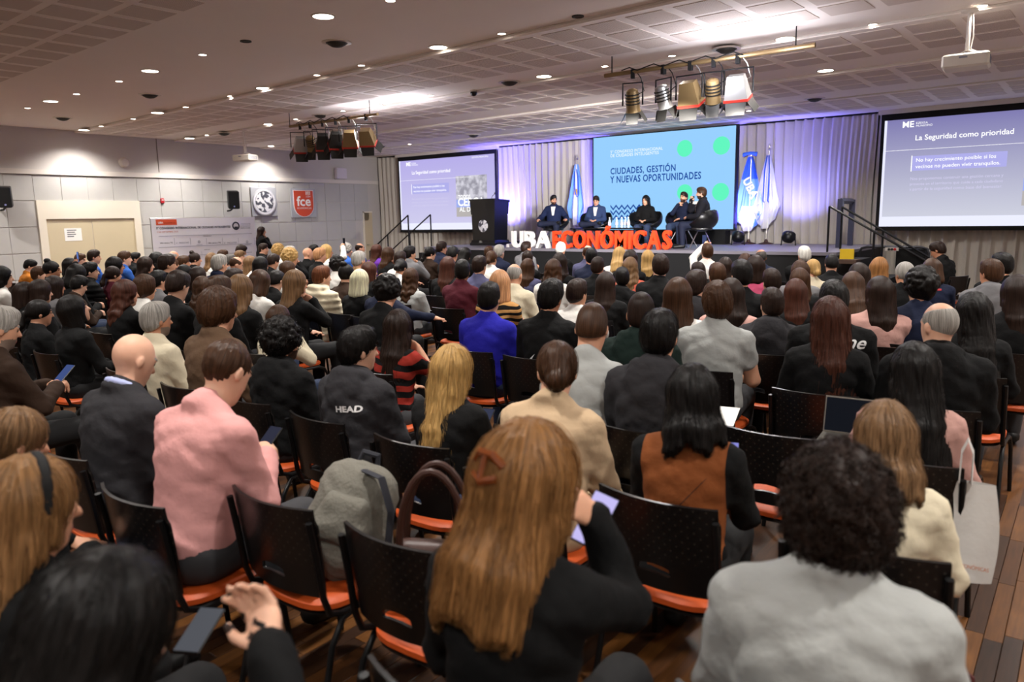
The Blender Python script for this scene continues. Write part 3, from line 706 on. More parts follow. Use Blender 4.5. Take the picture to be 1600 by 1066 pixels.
# sponsor banner
XB = XW+.9
b0, b1 = onx(235.5, 342, XB), onx(397.5, 338.5, XB)
bn = empty('sponsor_banner', (XB, (b0.y+b1.y)/2, 0)); tag(bn, 'wide white sponsor banner with congress title standing at the left wall', 'banner')
by = (b1.y-b0.y)/2; bz = (b0.z+b1.z)/2
bf = box('banner_cloth', (-.01, -by, .12), (.0, by, bz), mat('banner_white', '#e6e4ea', .6), bn)
for s in (-1, 1): MB().tube([(-.03, s*by*1.0, 0), (-.03, s*by*1.0, bz+.02)], .015, 6).build('stand_pole', M_metal, bn, True)
MB().tube([(-.03, -by-.02, bz), (-.03, by+.02, bz)], .015, 6).build('top_bar', M_metal, bn, True)
M_bo = mat('banner_orange', '#d8552f', .6); M_bk = mat('banner_ink', '#34363f', .7); M_bg = mat('banner_grey', '#8a8c98', .7)
def BT(s, pa, pb, m, **k):
    q0, q1 = onx(*pa, XB), onx(*pb, XB); return text('lettering', s, .1, m, bf, (.004, q0.y-bn.location.y, q0.z), RW, width=q1.y-q0.y, **k)
def BB(name, pa, pb, m):
    q0, q1 = onx(*pa, XB), onx(*pb, XB); return box(name, (.001, q0.y-bn.location.y, min(q0.z, q1.z)), (.003, q1.y-bn.location.y, max(q0.z, q1.z)), m, bf)
def RU(y):
    q0, q1 = onx(248, y, XB), onx(394, y, XB); return box('rule', (.001, q0.y-bn.location.y, q0.z-.005), (.003, q1.y-bn.location.y, q0.z+.005), M_bg, bf)
BB('orange_block', (243, 343.2), (276.5, 351.5), M_bo); BT('UBA', (247, 349.5), (254.5, 347), M_txtw, offset=.003); BT('ECONÓMICAS', (256, 349.5), (273, 347), mat('banner_red', '#9c3318', .6), offset=.002)
BT('5° CONGRESO INTERNACIONAL DE CIUDADES INTELIGENTES', (244, 358.5), (360, 355), M_bk, offset=.004)
BT('3 DE SEPTIEMBRE 2025', (245, 364), (278, 362), mat('banner_red2', '#c77a62', .6))
q0 = onx(368.5, 353, XB)
MB().lathe([(.075, 0), (.115, 0), (.115, .004), (.075, .004)], 20, (0, 0, 0), My, False).build('globe_logo', M_bk, bf, False, (.001, q0.y-bn.location.y, q0.z)); box('globe_logo', (.001, q0.y-bn.location.y-.05, q0.z-.08), (.003, q0.y-bn.location.y+.06, q0.z-.02), M_bk, bf)
for k in range(3): BT(('CIUDADES', 'INTELIGENTES', 'BUENOS AIRES')[k], (376, 351.5+3*k), (391, 351+3*k), M_bg if k < 2 else M_bk)
RU(369.4); BT('ORGANIZAN', (317, 370), (330, 369.5), M_bk)
for k in range(6):
    xa = 248+25*k
    BB('cell_rule', (xa+24.3, 372.0), (xa+24.8, 382.5), M_bg)
    if k % 3 != 2: BT(('UBA ciencia y TIC', 'U · FACULTAD')[k % 3], (xa+2, 381), (xa+22, 380), M_bk if k % 3 == 0 else M_bg, offset=.002)
    else:
        q0 = onx(xa+13, 378, XB); MB().lathe([(.02, 0), (.035, 0), (.035, .003), (.02, .003)], 12, (0, 0, 0), My, False).build('ring_logo', M_bg, bf, False, (.001, q0.y-bn.location.y, q0.z)); BT('instituto', (xa+9, 383.5), (xa+18, 383), M_bg)
RU(386.9); BT('AUSPICIAN', (319, 391), (328, 390.5), M_bk); RU(401.9)
for k in range(4): BB('cell_rule', (315+18*k, 393), (315.6+18*k, 402), M_bg)

# projectors
def projector(pm, pb, label, wpx, rz):
    c0 = onceil(*pm); zz = 0
    # the body hangs straight below its mount
    d = ray(*pb); t = (Vector((c0.x, c0.y, 0)).dot(Vector((d.x, d.y, 0))))/(d.x**2+d.y**2); zz = H+d.z*t
    o = empty('projector', c0, rz); tag(o, label, 'projector', 'white ceiling projectors')
    MB().lathe([(.09, 0), (.09, -.015), (.03, -.03)], 16).build('ceiling_plate', M_white, o, True)
    h = zz-c0.z
    MB().tube([(0, 0, -.02), (0, 0, h+.12)], .022, 8).build('drop_pole', M_white, o, True)
    MB().tube([(.03, .0, -.02), (.05, .01, h*.5), (.03, .02, h+.14), (.12, .05, h+.09)], .007, 5).build('cable', M_white, o, True)
    for s in (-1, 1): MB().tube([(0, 0, h+.13), (s*.13, .05, h+.07)], .01, 5).build('mount_arm', M_white, o, True)
    b = MB().box((-wpx/2, -.17, h-.075), (wpx/2, .17, h+.075), .02).build('housing', mat('projector_white', '#ded8cd', .45), o)
    for k in range(6): MB().box((wpx/2-.006+.004, -.12+.04*k, h-.04), (wpx/2+.003, -.10+.04*k, h+.04)).build('vent_slat', M_bg, b)
    MB().lathe([(.05, 0), (.05, .03), (.04, .035)], 16, (wpx*.25, .171, h), Matrix.Rotation(-PI/2, 3, 'X')).build('lens', M_black, b, True); MB().box((-.06, -.173, h+.02), (.02, -.17, h+.04)).build('badge', M_bg, b); return o
projector((380, 203), (384, 247), 'white projector hanging from the ceiling above the sponsor banner', .5, .3)
projector((1516, 16), (1508, 97), 'white projector hanging from the ceiling above the right screen', .46, .05)

# lighting bars with theatre lights
M_bar = mat('bar_brass', '#8a7452', .4, .5); M_fix = mat('fixture_tan', '#8d7650', .45, .4); M_fixd = mat('fixture_dark', '#2b2a28', .45, .4); M_fixs = mat('fixture_silver', '#aeaeac', .35, .6); M_red = mat('fixture_red', '#b8352a', .5)
def light_bar(pa, pb, z, hang, fixtures, label, fl):
    A, B = onz(*pa, z), onz(*pb, z); B.y = A.y = (A.y+B.y)/2
    A, B = ony(*pa, A.y), ony(*pb, A.y); A.z = B.z = (A.z+B.z)/2
    o = empty('lighting_bar', (A+B)/2); tag(o, label, 'lighting bar'); L_ = o.location
    MB().tube([A-L_, B-L_], .03, 8).build('bar', M_bar, o, True)
    for t in hang:
        p = A.lerp(B, t); MB().tube([p-L_, Vector((p.x, p.y, ceil_z(p.x, p.y)))-L_], .008, 5).build('hanger', M_darkmetal, o, True)
    pts = [A.lerp(B, .1+.6*k/14)+Vector((0, -.035, .03+.03*math.sin(k*2.1)))-L_ for k in range(15)]
    MB().tube(pts, .008, 5).build('cable', M_blackmatte, o, True)
    for (px, kind, yaw, tilt, bm), lb in zip(fixtures, fl):
        x = ony(px, (pa[1]+pb[1])/2, A.y).x
        f0 = empty('stage_spotlight', (x, A.y, A.z-.03), yaw); tag(f0, lb, 'stage light', 'theatre lights on ceiling bars')
        MB().box((-.025, -.03, -.06), (.025, .03, .06)).build('clamp', M_blackmatte, f0)
        hw_ = .14 if kind == 'par' else .2
        MB().tube([(-hw_, 0, -.42), (-hw_, 0, -.12), (hw_, 0, -.12), (hw_, 0, -.42)], .012, 6).build('yoke', M_darkmetal, f0, True)
        R_ = Matrix.Rotation(tilt, 3, 'X') @ Matrix.Scale(.82, 3); oo = (0, 0, -.36)
        def D(p): return R_ @ Vector(p)+Vector(oo)
        if kind == 'par':
            hb = MB().lathe([(.05, .2), (.10, .17), (.115, .05), (.12, -.14), (.13, -.18)], 16, oo, R_).build('housing', bm, f0, True)
            for k in range(4): MB().lathe([(.125, .12-.05*k), (.125, .10-.05*k)], 16, oo, R_).build('cooling_fin', M_fixd, hb)
            bw, z0 = .12, -.18
        else:
            hb = MB()._add([D(p) for p in ((-.12, -.08, .2), (.12, -.08, .2), (.12, .08, .2), (-.12, .08, .2), (-.18, -.14, -.14), (.18, -.14, -.14), (.18, .14, -.14), (-.18, .14, -.14))], [(0, 1, 2, 3), (7, 6, 5, 4), (4, 5, 1, 0), (5, 6, 2, 1), (6, 7, 3, 2), (7, 4, 0, 3)]).build('housing', bm, f0)
            MB()._add([D(p) for p in ((-.19, -.15, -.14), (.19, -.15, -.14), (.19, .15, -.14), (-.19, .15, -.14), (-.19, -.15, -.18), (.19, -.15, -.18), (.19, .15, -.18), (-.19, .15, -.18))], [(0, 1, 2, 3), (7, 6, 5, 4), (4, 5, 1, 0), (5, 6, 2, 1), (6, 7, 3, 2), (7, 4, 0, 3)]).build('front_frame', M_red, hb)
            bw, z0 = .18, -.18
        MB()._add([D(p) for p in ((-bw, -bw*.8, z0-.005), (bw, -bw*.8, z0-.005), (bw, bw*.8, z0-.005), (-bw, bw*.8, z0-.005))], [(3, 2, 1, 0)]).build('lens', M_fixs, hb)
        for dx, dy in ((1, 0), (-1, 0), (0, 1), (0, -1)):
            n_ = Vector((dx, dy, 0)); t_ = Vector((-dy, dx, 0)); e0 = n_*bw*(1 if dx else .8); e1 = e0+n_*.10
            q = [e0-t_*bw*.9+Vector((0, 0, z0)), e0+t_*bw*.9+Vector((0, 0, z0)), e1+t_*bw*.8+Vector((0, 0, z0-.17)), e1-t_*bw*.8+Vector((0, 0, z0-.17))]
            q += [v-n_*.006 for v in q]
            MB()._add([D(v) for v in q], [(0, 1, 2, 3), (7, 6, 5, 4), (0, 4, 5, 1), (1, 5, 6, 2), (2, 6, 7, 3), (3, 7, 4, 0)]).build('barn_door', M_fixd, hb)
        MB().tube([(.03, .02, .05), (.10, .06, -.05), (.14, .1, -.22), (.02, .1, -.28)], .007, 5).build('power_cable', M_fixs if kind == 'box' else M_blackmatte, f0, True)
    return A, B
ord5 = ('first', 'second', 'third', 'fourth', 'fifth', 'sixth', 'seventh')
light_bar((945, 118), (1274, 71), 3.80, (.04, .92), [(989, 'par', .3, .35, M_fix), (1037, 'par', -.3, .4, M_fixs), (1079, 'box', .0, .45, M_fix), (1115, 'par', .25, .45, M_fix), (1153, 'box', .1, .4, M_fixs)], 'brass lighting bar under the ceiling carrying five theatre lights', [f'{k} theatre light from the left on the nearer ceiling bar' for k in ord5[:5]])
light_bar((453, 198), (590, 178), 3.78, (.0, .92), [(468, 'box', 1.0, .55, M_fixs), (484, 'par', .6, .5, M_fix), (503, 'box', .9, .6, M_fixd), (524, 'box', 1.0, .6, M_fixd), (545, 'box', .8, .6, M_fix), (572, 'box', .5, .7, M_fix)], 'brass lighting bar under the ceiling left of the stage carrying six theatre lights', [f'{k} theatre light from the left on the farther ceiling bar' for k in ord5[:6]])
# warm front light from those theatre lights onto the panel
for px, py, tx in ((1079, 150, -10.6), (1153, 145, -8.4), (990, 165, -12.6)):
    p = onz(px, py, 3.2)
    light('stage_front_light', 'SPOT', p+Vector((-.1, .55, -.25)), 1750, (1, .97, .95), None, target=(tx, 16.6, 1.8), shadow_soft_size=.12, spot_size=math.radians(56), spot_blend=.8)
# added point lights without a fixture, to brighten the ceiling around the bars
for px, py, z in ((1079, 110, 3.5), (1170, 96, 3.5), (520, 205, 3.5), (590, 195, 3.5)):
    q = onz(px, py, z); light('ceiling_glow_fill', 'POINT', q+Vector((0, .7, 0)), 30, (.9, .9, 1), None, shadow_soft_size=.15)

# ================================================================= PEOPLE: smooth signed-distance bodies turned into meshes
f32 = np.float32
def axis(lo, hi, step, fine=()):
    pts = [lo]; x = lo
    while x < hi:
        s_ = step
        for a_, b_, st_ in fine:
            if a_ <= x < b_: s_ = min(s_, st_)
        x += s_; pts.append(x)
    return np.array(pts, f32)
class Prim:
    __slots__ = ('kind', 'a', 'b', 'ra', 'rb', 'R', 'o', 'sc', 'k', 'lo', 'hi')
def _world(R, o, p): return np.asarray(p, float) if R is None else R @ np.asarray(p, float) + o
def cone(a, b, ra, rb, k=.03, fr=None, sc=None):
    p = Prim(); p.kind = 0; p.a = np.array(a, float); p.b = np.array(b, float); p.ra = ra; p.rb = rb; p.k = k; p.sc = sc
    p.R, p.o = fr if fr else (None, None)
    A, B = _world(p.R, p.o, p.a), _world(p.R, p.o, p.b); r = max(ra, rb)*1.35
    p.lo = np.minimum(A, B)-r; p.hi = np.maximum(A, B)+r
    return p
def ell(c, r, k=.03, fr=None):
    p = Prim(); p.kind = 1; p.a = np.array(c, float); p.b = np.array(r, float); p.k = k; p.sc = None
    p.R, p.o = fr if fr else (None, None)
    c_ = _world(p.R, p.o, p.a); m_ = np.array([max(r)]*3) if fr else np.array(r)
    p.lo = c_-m_; p.hi = c_+m_
    return p
def peval(p, X, Y, Z):
    if p.R is not None:
        x, y, z = X-p.o[0], Y-p.o[1], Z-p.o[2]; R = p.R.astype(f32)
        X, Y, Z = (R[0, 0]*x+R[1, 0]*y+R[2, 0]*z, R[0, 1]*x+R[1, 1]*y+R[2, 1]*z, R[0, 2]*x+R[1, 2]*y+R[2, 2]*z)
    if p.kind == 0:
        a, b = p.a, p.b; q = 1.0
        if p.sc is not None:
            s_ = np.array(p.sc); a = a/s_; b = b/s_; X, Y, Z = X/f32(s_[0]), Y/f32(s_[1]), Z/f32(s_[2]); q = float(min(p.sc))
        d = b-a; L = float(d@d)+1e-9
        px, py, pz = X-f32(a[0]), Y-f32(a[1]), Z-f32(a[2])
        t = np.clip((px*f32(d[0])+py*f32(d[1])+pz*f32(d[2]))/f32(L), 0, 1)
        dd = np.sqrt((px-t*f32(d[0]))**2+(py-t*f32(d[1]))**2+(pz-t*f32(d[2]))**2)
        return (dd-(f32(p.ra)+t*f32(p.rb-p.ra)))*f32(q)
    x, y, z = (X-f32(p.a[0]))/f32(p.b[0]), (Y-f32(p.a[1]))/f32(p.b[1]), (Z-f32(p.a[2]))/f32(p.b[2])
    k0 = np.sqrt(x*x+y*y+z*z)+f32(1e-6); k1 = np.sqrt((x/f32(p.b[0]))**2+(y/f32(p.b[1]))**2+(z/f32(p.b[2]))**2)+f32(1e-6)
    return k0*(k0-1)/k1
def smin(a, b, k):
    if k <= 0: return np.minimum(a, b)
    h = np.maximum(k-np.abs(a-b), 0)/k
    return np.minimum(a, b)-h*h*f32(k*.25)
class Vol:
    def __init__(s, xs, ys, zs):
        s.ax = [xs, ys, zs]; s.D = np.full((len(xs), len(ys), len(zs)), .6, f32)
        s.mg = 2.2*max(np.diff(a).max() for a in s.ax)
    def _sl(s, lo, hi, m):
        r = []
        for a, l, h in zip(s.ax, lo, hi): r.append(slice(max(0, np.searchsorted(a, l-m)-1), min(len(a), np.searchsorted(a, h+m)+1)))
        return tuple(r)
    def grids(s, sl): return s.ax[0][sl[0]][:, None, None], s.ax[1][sl[1]][None, :, None], s.ax[2][sl[2]][None, None, :]
    def add(s, p, t=0.0, k=None):
        k = p.k if k is None else k
        sl = s._sl(p.lo, p.hi, s.mg+k+max(t, 0)); 
        if any(q.stop-q.start < 2 for q in sl): return
        d = peval(p, *s.grids(sl))-f32(t); s.D[sl] = smin(s.D[sl], d, k)
    def sub(s, p, t=0.0, k=.01):
        sl = s._sl(p.lo, p.hi, s.mg+k+max(t, 0))
        if any(q.stop-q.start < 2 for q in sl): return
        d = peval(p, *s.grids(sl))-f32(t); s.D[sl] = -smin(-s.D[sl], d, k)
    def clip(s, n, d, k=.008, fr=None):   # keep n.p < d
        X, Y, Z = s.grids((slice(None),)*3)
        v = X*f32(n[0])+Y*f32(n[1])+Z*f32(n[2])-f32(d); s.D = -smin(-s.D, -v, k)
    def mesh(s):
        D = s.D; D[0] = D[-1] = np.maximum(D[0], .01); D[:, 0] = np.maximum(D[:, 0], .01); D[:, -1] = np.maximum(D[:, -1], .01); D[:, :, 0] = np.maximum(D[:, :, 0], .01); D[:, :, -1] = np.maximum(D[:, :, -1], .01)
        D[0] = np.maximum(D[0], .01); D[-1] = np.maximum(D[-1], .01)
        S = D < 0
        n = S[:-1, :-1, :-1].astype(np.int8)
        cnt = np.zeros(n.shape, np.int8)
        for i in (0, 1):
            for j in (0, 1):
                for k in (0, 1): cnt += S[i:S.shape[0]-1+i, j:S.shape[1]-1+j, k:S.shape[2]-1+k]
        mix = (cnt > 0) & (cnt < 8)
        I = np.argwhere(mix); N = len(I)
        idx = np.full(n.shape, -1, np.int32); idx[mix] = np.arange(N)
        acc = np.zeros((N, 3)); num = np.zeros(N)
        ax = s.ax
        for d in range(3):
            o1, o2 = [q for q in range(3) if q != d]
            for u in (0, 1):
                for v in (0, 1):
                    A = I.copy(); A[:, o1] += u; A[:, o2] += v; B = A.copy(); B[:, d] += 1
                    va = D[A[:, 0], A[:, 1], A[:, 2]]; vb = D[B[:, 0], B[:, 1], B[:, 2]]
                    m_ = (va < 0) != (vb < 0)
                    t = va[m_]/(va[m_]-vb[m_])
                    P = np.stack([ax[q][A[m_, q]] for q in range(3)], 1).astype(float)
                    P[:, d] = P[:, d]+t*(ax[d][B[m_, d]]-ax[d][A[m_, d]])
                    acc[m_] += P; num[m_] += 1
        V = acc/np.maximum(num, 1)[:, None]
        Fs = []
        for d in range(3):
            o1, o2 = [(1, 2), (2, 0), (0, 1)][d]
            sh = list(S.shape); lo = [slice(None)]*3; hi = [slice(None)]*3
            lo[d] = slice(0, sh[d]-1); hi[d] = slice(1, sh[d])
            for q in (o1, o2): lo[q] = slice(1, sh[q]-1); hi[q] = slice(1, sh[q]-1)
            a = S[tuple(lo)]; b = S[tuple(hi)]; E_ = np.argwhere(a != b)
            if not len(E_): continue
            flip = ~a[E_[:, 0], E_[:, 1], E_[:, 2]]
            G = E_.copy(); G[:, o1] += 1; G[:, o2] += 1
            def cid(u, v):
                K = G.copy(); K[:, o1] -= u; K[:, o2] -= v; return idx[K[:, 0], K[:, 1], K[:, 2]]
            q = np.stack([cid(1, 1), cid(0, 1), cid(0, 0), cid(1, 0)], 1)
            q[flip] = q[flip][:, ::-1]
            Fs.append(q)
        Q = np.concatenate(Fs) if Fs else np.zeros((0, 4), int)
        return V, Q[(Q >= 0).all(1)]
def np_mesh(name, V, Q, mi=None, nmat=1, attr=None):
    me = bpy.data.meshes.new(name); me.vertices.add(len(V)); me.vertices.foreach_set('co', np.ascontiguousarray(V, f32).ravel())
    me.loops.add(len(Q)*4); me.loops.foreach_set('vertex_index', np.ascontiguousarray(Q, np.int32).ravel())
    me.polygons.add(len(Q)); me.polygons.foreach_set('loop_start', np.arange(0, len(Q)*4, 4, dtype=np.int32))
    try: me.polygons.foreach_set('loop_total', np.full(len(Q), 4, np.int32))
    except Exception: pass
    if mi is not None: me.polygons.foreach_set('material_index', mi.astype(np.int32))
    me.update(calc_edges=True)
    me.polygons.foreach_set('use_smooth', np.ones(len(Q), bool))
    if attr is not None:
        at_ = me.attributes.new('flow', 'FLOAT_VECTOR', 'POINT'); at_.data.foreach_set('vector', np.ascontiguousarray(attr, f32).ravel())
    for _ in range(nmat): me.materials.append(None)
    me.update(); return me

def rotm(yaw=0, pitch=0, roll=0):   # yaw + turns to the left, pitch + looks down
    cy, sy = math.cos(yaw), math.sin(yaw); cp, sp = math.cos(pitch), math.sin(pitch); cr, sr = math.cos(roll), math.sin(roll)
    Rz = np.array([[cy, -sy, 0], [sy, cy, 0], [0, 0, 1]]); Rx = np.array([[1, 0, 0], [0, cp, sp], [0, -sp, cp]]); Ry = np.array([[cr, 0, sr], [0, 1, 0], [-sr, 0, cr]])
    return Rz @ Rx @ Ry
def unit(v): v = np.asarray(v, float); return v/(np.linalg.norm(v)+1e-9)

def skeleton(lean=5, yaw=0, pitch=5, roll=0, arms=('lap', 'lap'), legs='sit', wid=1.0, twist=0, stand=False, hunch=0):
    S = {}
    P = np.array([0, -.03, .52]) if not stand else np.array([0, 0, .95])
    T = rotm(math.radians(twist), math.radians(lean)); S['T'] = (T, P); S['P'] = P; S['w'] = wid; S['stand'] = stand
    tw = lambda q: T @ np.array(q, float)+P
    nb = tw((0, -.005, .53)); S['neck'] = nb
    hd = nb + T @ np.array((0, .03+.03*hunch, .145-.01*hunch)) if abs(lean) < 1 else nb+np.array((0, .03+.08*max(0, math.radians(pitch))+.03*hunch, .145-.02*hunch))
    S['head'] = (rotm(math.radians(yaw), math.radians(pitch), math.radians(roll)), hd)
    S['lean'] = lean
    targ = {'lap': ((.27, .04, .70), (.09, .28, .69)), 'cross': ((.26, .10, .74), (-.10, .19, .80)), 'phone': ((.24, .08, .74), (.06, .31, .80)),
            'phoneup': ((.22, .16, .92), (.09, .30, 1.05)), 'chin': ((.16, .28, .80), (.055, .17, 1.02)), 'out': ((.44, -.02, .90), (.66, .05, .86)), 'knee': ((.26, .12, .72), (.13, .40, .64)),
            'raise': ((.28, .2, 1.05), (.10, .32, 1.28)), 'face': ((.20, .22, .82), (.10, .19, 1.08)), 'side': ((.25, -.02, 1.15), (.24, .04, .92)), 'armrest': ((.33, .0, .74), (.36, .22, .70)),
            'mic': ((.22, .12, .88), (.07, .22, 1.04)), 'wchin': ((.16, .16, 1.22), (.03, .17, 1.42)), 'wcross': ((.22, .06, 1.2), (-.05, .18, 1.22)), 'out2': ((.40, -.04, .82), (.52, .14, .72))}
    S['arms'] = []
    for s_, nm in ((-1, arms[0]), (1, arms[1])):
        sh = tw((s_*.178*wid, -.005, .45)); el_, wr = targ[nm]
        if nm in ('chin', 'face', 'phoneup', 'mic') and not stand:
            dz = hd[2]-1.185; dyy = hd[1]-.02; wr = (wr[0], wr[1]+dyy*.9, wr[2]+dz); el_ = (el_[0], el_[1]+dyy*.6, el_[2])
        el_ = np.array((el_[0]*s_, el_[1], el_[2])); wr = np.array((wr[0]*s_, wr[1], wr[2]))
        L1, L2 = .285, .25; v = wr-sh; dist = np.linalg.norm(v)
        if dist > L1+L2-.005: wr = sh+v/dist*(L1+L2-.005); v = wr-sh; dist = L1+L2-.005
        a_ = (L1*L1-L2*L2+dist*dist)/(2*dist); h_ = math.sqrt(max(1e-6, L1*L1-a_*a_)); u = v/dist
        pole = el_-sh; pole = pole-u*(pole@u); pole = unit(pole); E_ = sh+u*a_+pole*h_
        S['arms'].append((s_, sh, E_, wr, nm))
    S['legs'] = []
    for s_ in (-1, 1):
        hp = P+np.array((s_*.09, 0, -.0))
        if stand: kn, an, ft = np.array((s_*.10, .02, .50)), np.array((s_*.11, -.01, .09)), np.array((s_*.13, .14, .03))
        elif legs == 'cross' and s_ == 1: kn, an, ft = np.array((-.02, .40, .63)), np.array((-.27, .52, .42)), np.array((-.33, .62, .36))
        elif legs == 'figure4' and s_ == 1: kn, an, ft = np.array((.30, .34, .58)), np.array((-.10, .40, .60)), np.array((-.20, .42, .62))
        else: kn, an, ft = np.array((s_*.13, .42, .51)), np.array((s_*.13, .40+.06*(s_ > 0), .09)), np.array((s_*.15, .58+.06*(s_ > 0), .035))
        S['legs'].append((s_, hp, kn, an, ft))
    return S
def torso_prims(S):
    fr = S['T']; w = S['w']
    return [ell((0, 0, .03), (.165*w, .135, .125), .05, fr), cone((0, .0, .06), (0, .0, .34), .152*w, .168*w, .05, fr, (1, .74, 1)),
            cone((-.13*w, -.005, .435), (.13*w, -.005, .435), .066, .066, .06, fr), cone((-.085*w, -.012, .475), (0, -.01, .545), .045, .05, .04, fr), cone((.085*w, -.012, .475), (0, -.01, .545), .045, .05, .04, fr),
            ell((0, -.055, .36), (.13*w, .06, .12), .05, fr)]
def arm_prims(S, frac=1.0):
    r = []
    for s_, sh, E_, wr, nm in S['arms']:
        w = .92+.08*S['w']
        r.append(cone(sh, E_, .054*w, .044*w, .04))
        if frac > .9: r.append(cone(E_, wr, .045*w, .030*w, .025))
    return r
def leg_prims(S):
    r = []
    for s_, hp, kn, an, ft in S['legs']: r += [cone(hp, kn, .088, .064, .04), cone(kn, an, .062, .042, .03)]
    return r
def foot_prims(S): return [cone(an+np.array((0, -.02, -.03)), ft, .042, .034, .02) for s_, hp, kn, an, ft in S['legs']]
def neck_prims(S):
    hd = S['head'][1]; nb = S['neck']; return [cone(nb+np.array((0, -.012, -.05)), hd+np.array((0, -.03, -.05)), .058, .052, .03)]
def head_prims(S, fine=True):
    fr = S['head']; r = [ell((0, -.012, .025), (.076, .098, .098), .02, fr), ell((0, .028, -.042), (.060, .064, .076), .045, fr), ell((0, .064, -.094), (.024, .02, .018), .03, fr)]
    for s_ in (-1, 1): r.append(ell((s_*.079, -.016, -.010), (.0085, .018, .030), .008, fr))
    r += [cone((0, .090, .012), (0, .110, -.026), .008, .013, .014, fr), cone((-.035, .080, .026), (.035, .080, .026), .012, .012, .02, fr), ell((0, .086, -.062), (.024, .012, .012), .01, fr)]
    return r
def hand_prims(S, rad=1.0):
    r = []; hd = S['head'][1]
    for s_, sh, E_, wr, nm in S['arms']:
        d = unit(wr-E_)
        if nm in ('chin', 'wchin'): d = unit(hd+np.array((0, .06, -.11))-wr)
        if nm == 'face': d = unit(hd+np.array((s_*.05, .05, -.03))-wr)
        if nm in ('lap', 'phone'): d = unit(d*.6+np.array((-s_*.5, .3, -.05)))
        n = {'lap': (0, .1, -1), 'phone': (-s_*.3, .2, -1), 'chin': (0, -1, .1), 'wchin': (0, -1, .1), 'face': (-s_, -.5, 0), 'cross': (0, -1, -.2), 'out': (0, .2, -1), 'knee': (0, 0, -1), 'side': (-s_, 0, 0), 'raise': (-s_*.5, .6, 0), 'phoneup': (-s_*.4, -.2, .6), 'mic': (-s_, .3, 0), 'armrest': (0, 0, -1)}.get(nm, (0, 0, -1))
        n = np.array(n, float); n = unit(n-d*(n@d)); sd = np.cross(d, n)*1.0
        # thumb towards the middle of the body, or upwards
        if sd @ np.array((-s_, 0, .4)) < 0: sd = -sd
        R = np.stack([sd, n, d], 1); fr = (R, wr)
        r.append(ell((0, 0, .048), (.042, .018, .052), .02, fr))
        curl = {'out': .35, 'side': .35, 'knee': .3, 'armrest': .25, 'lap': .35}.get(nm, .75)
        for k, L in enumerate((.060, .074, .080, .072)):
            b = np.array(((k-1.5)*.0205, 0, .088-.006*abs(k-1.7))); c1, c2 = curl, curl*2.1
            m_ = b+np.array((0, math.sin(c1), math.cos(c1)))*L*.55; e = m_+np.array((0, math.sin(c2), math.cos(c2)))*L*.5
            r += [cone(b, m_, .0098*rad, .009*rad, .004, fr), cone(m_, e, .009*rad, .0075*rad, .004, fr)]
        b = np.array((.034, .004, .022)); m_ = b+np.array((.026, .012, .030)); e = m_+np.array((.004, .012, .028))
        r += [cone(b, m_, .0125*rad, .0105*rad, .008, fr), cone(m_, e, .0105*rad, .0085*rad, .004, fr)]
    return r
def bounds(prims, pad=.03): return np.min([p.lo for p in prims], 0)-pad, np.max([p.hi for p in prims], 0)+pad

def body_mesh(S, base=.016, fine=.007, hand_fine=False, beard=False, hands=True):
    hp = head_prims(S); np_ = neck_prims(S); hh = hand_prims(S, 1.0 if hand_fine else 1.25) if hands else []
    allp = torso_prims(S)+arm_prims(S)+leg_prims(S)+foot_prims(S)+np_+hp+hh
    lo, hi = bounds(allp); hl, hh_ = bounds(hp, .01)
    fx = [[(hl[i], hh_[i], fine)] for i in range(3)]
    if hand_fine:
        for i in range(0, len(hh), 11):
            a_, b_ = bounds(hh[i:i+11], .008)
            for q in range(3): fx[q].append((a_[q], b_[q], .0075))
    v = Vol(*[axis(lo[i], hi[i], base, fx[i]) for i in range(3)])
    for p in allp[:-len(hh)] if hh else allp: v.add(p)
    Rh, oh = S['head']
    for s_ in (-1, 1):
        v.sub(ell((s_*.031, .100, .006), (.018, .016, .012), .01, S['head']), 0, .012)
        v.add(ell((s_*.031, .078, .005), (.013, .013, .012), 0, S['head']))
    v.sub(ell((0, .103, -.064), (.018, .006, .0025), 0, S['head']), 0, .004)
    for p in hh: v.add(p)
    V, Q = v.mesh()
    c = V[Q].mean(1); q = (c-oh) @ Rh
    mi = np.zeros(len(Q), int)
    eye = (np.abs(np.abs(q[:, 0])-.031) < .014) & (np.abs(q[:, 2]-.005) < .007) & (q[:, 1] > .072)
    brow = (np.abs(np.abs(q[:, 0])-.033) < .019) & (np.abs(q[:, 2]-.030) < .006) & (q[:, 1] > .06)
    lip = (np.abs(q[:, 0]) < .024) & (np.abs(q[:, 2]+.063) < .009) & (q[:, 1] > .078)
    if beard:
        bd = (((q[:, 2] < -.050) & (q[:, 1] > -.005)) | ((np.abs(q[:, 2]+.048) < .008) & (np.abs(q[:, 0]) < .026) & (q[:, 1] > .08))) & (q[:, 2] > -.128) & (np.abs(q[:, 0]) < .066)
        bd &= (np.linalg.norm(q, axis=1) < .16); mi[bd] = 3
    mi[brow] = 1; mi[lip] = 2; mi[eye] = 4
    return np_mesh('body', V, Q, mi, 5)

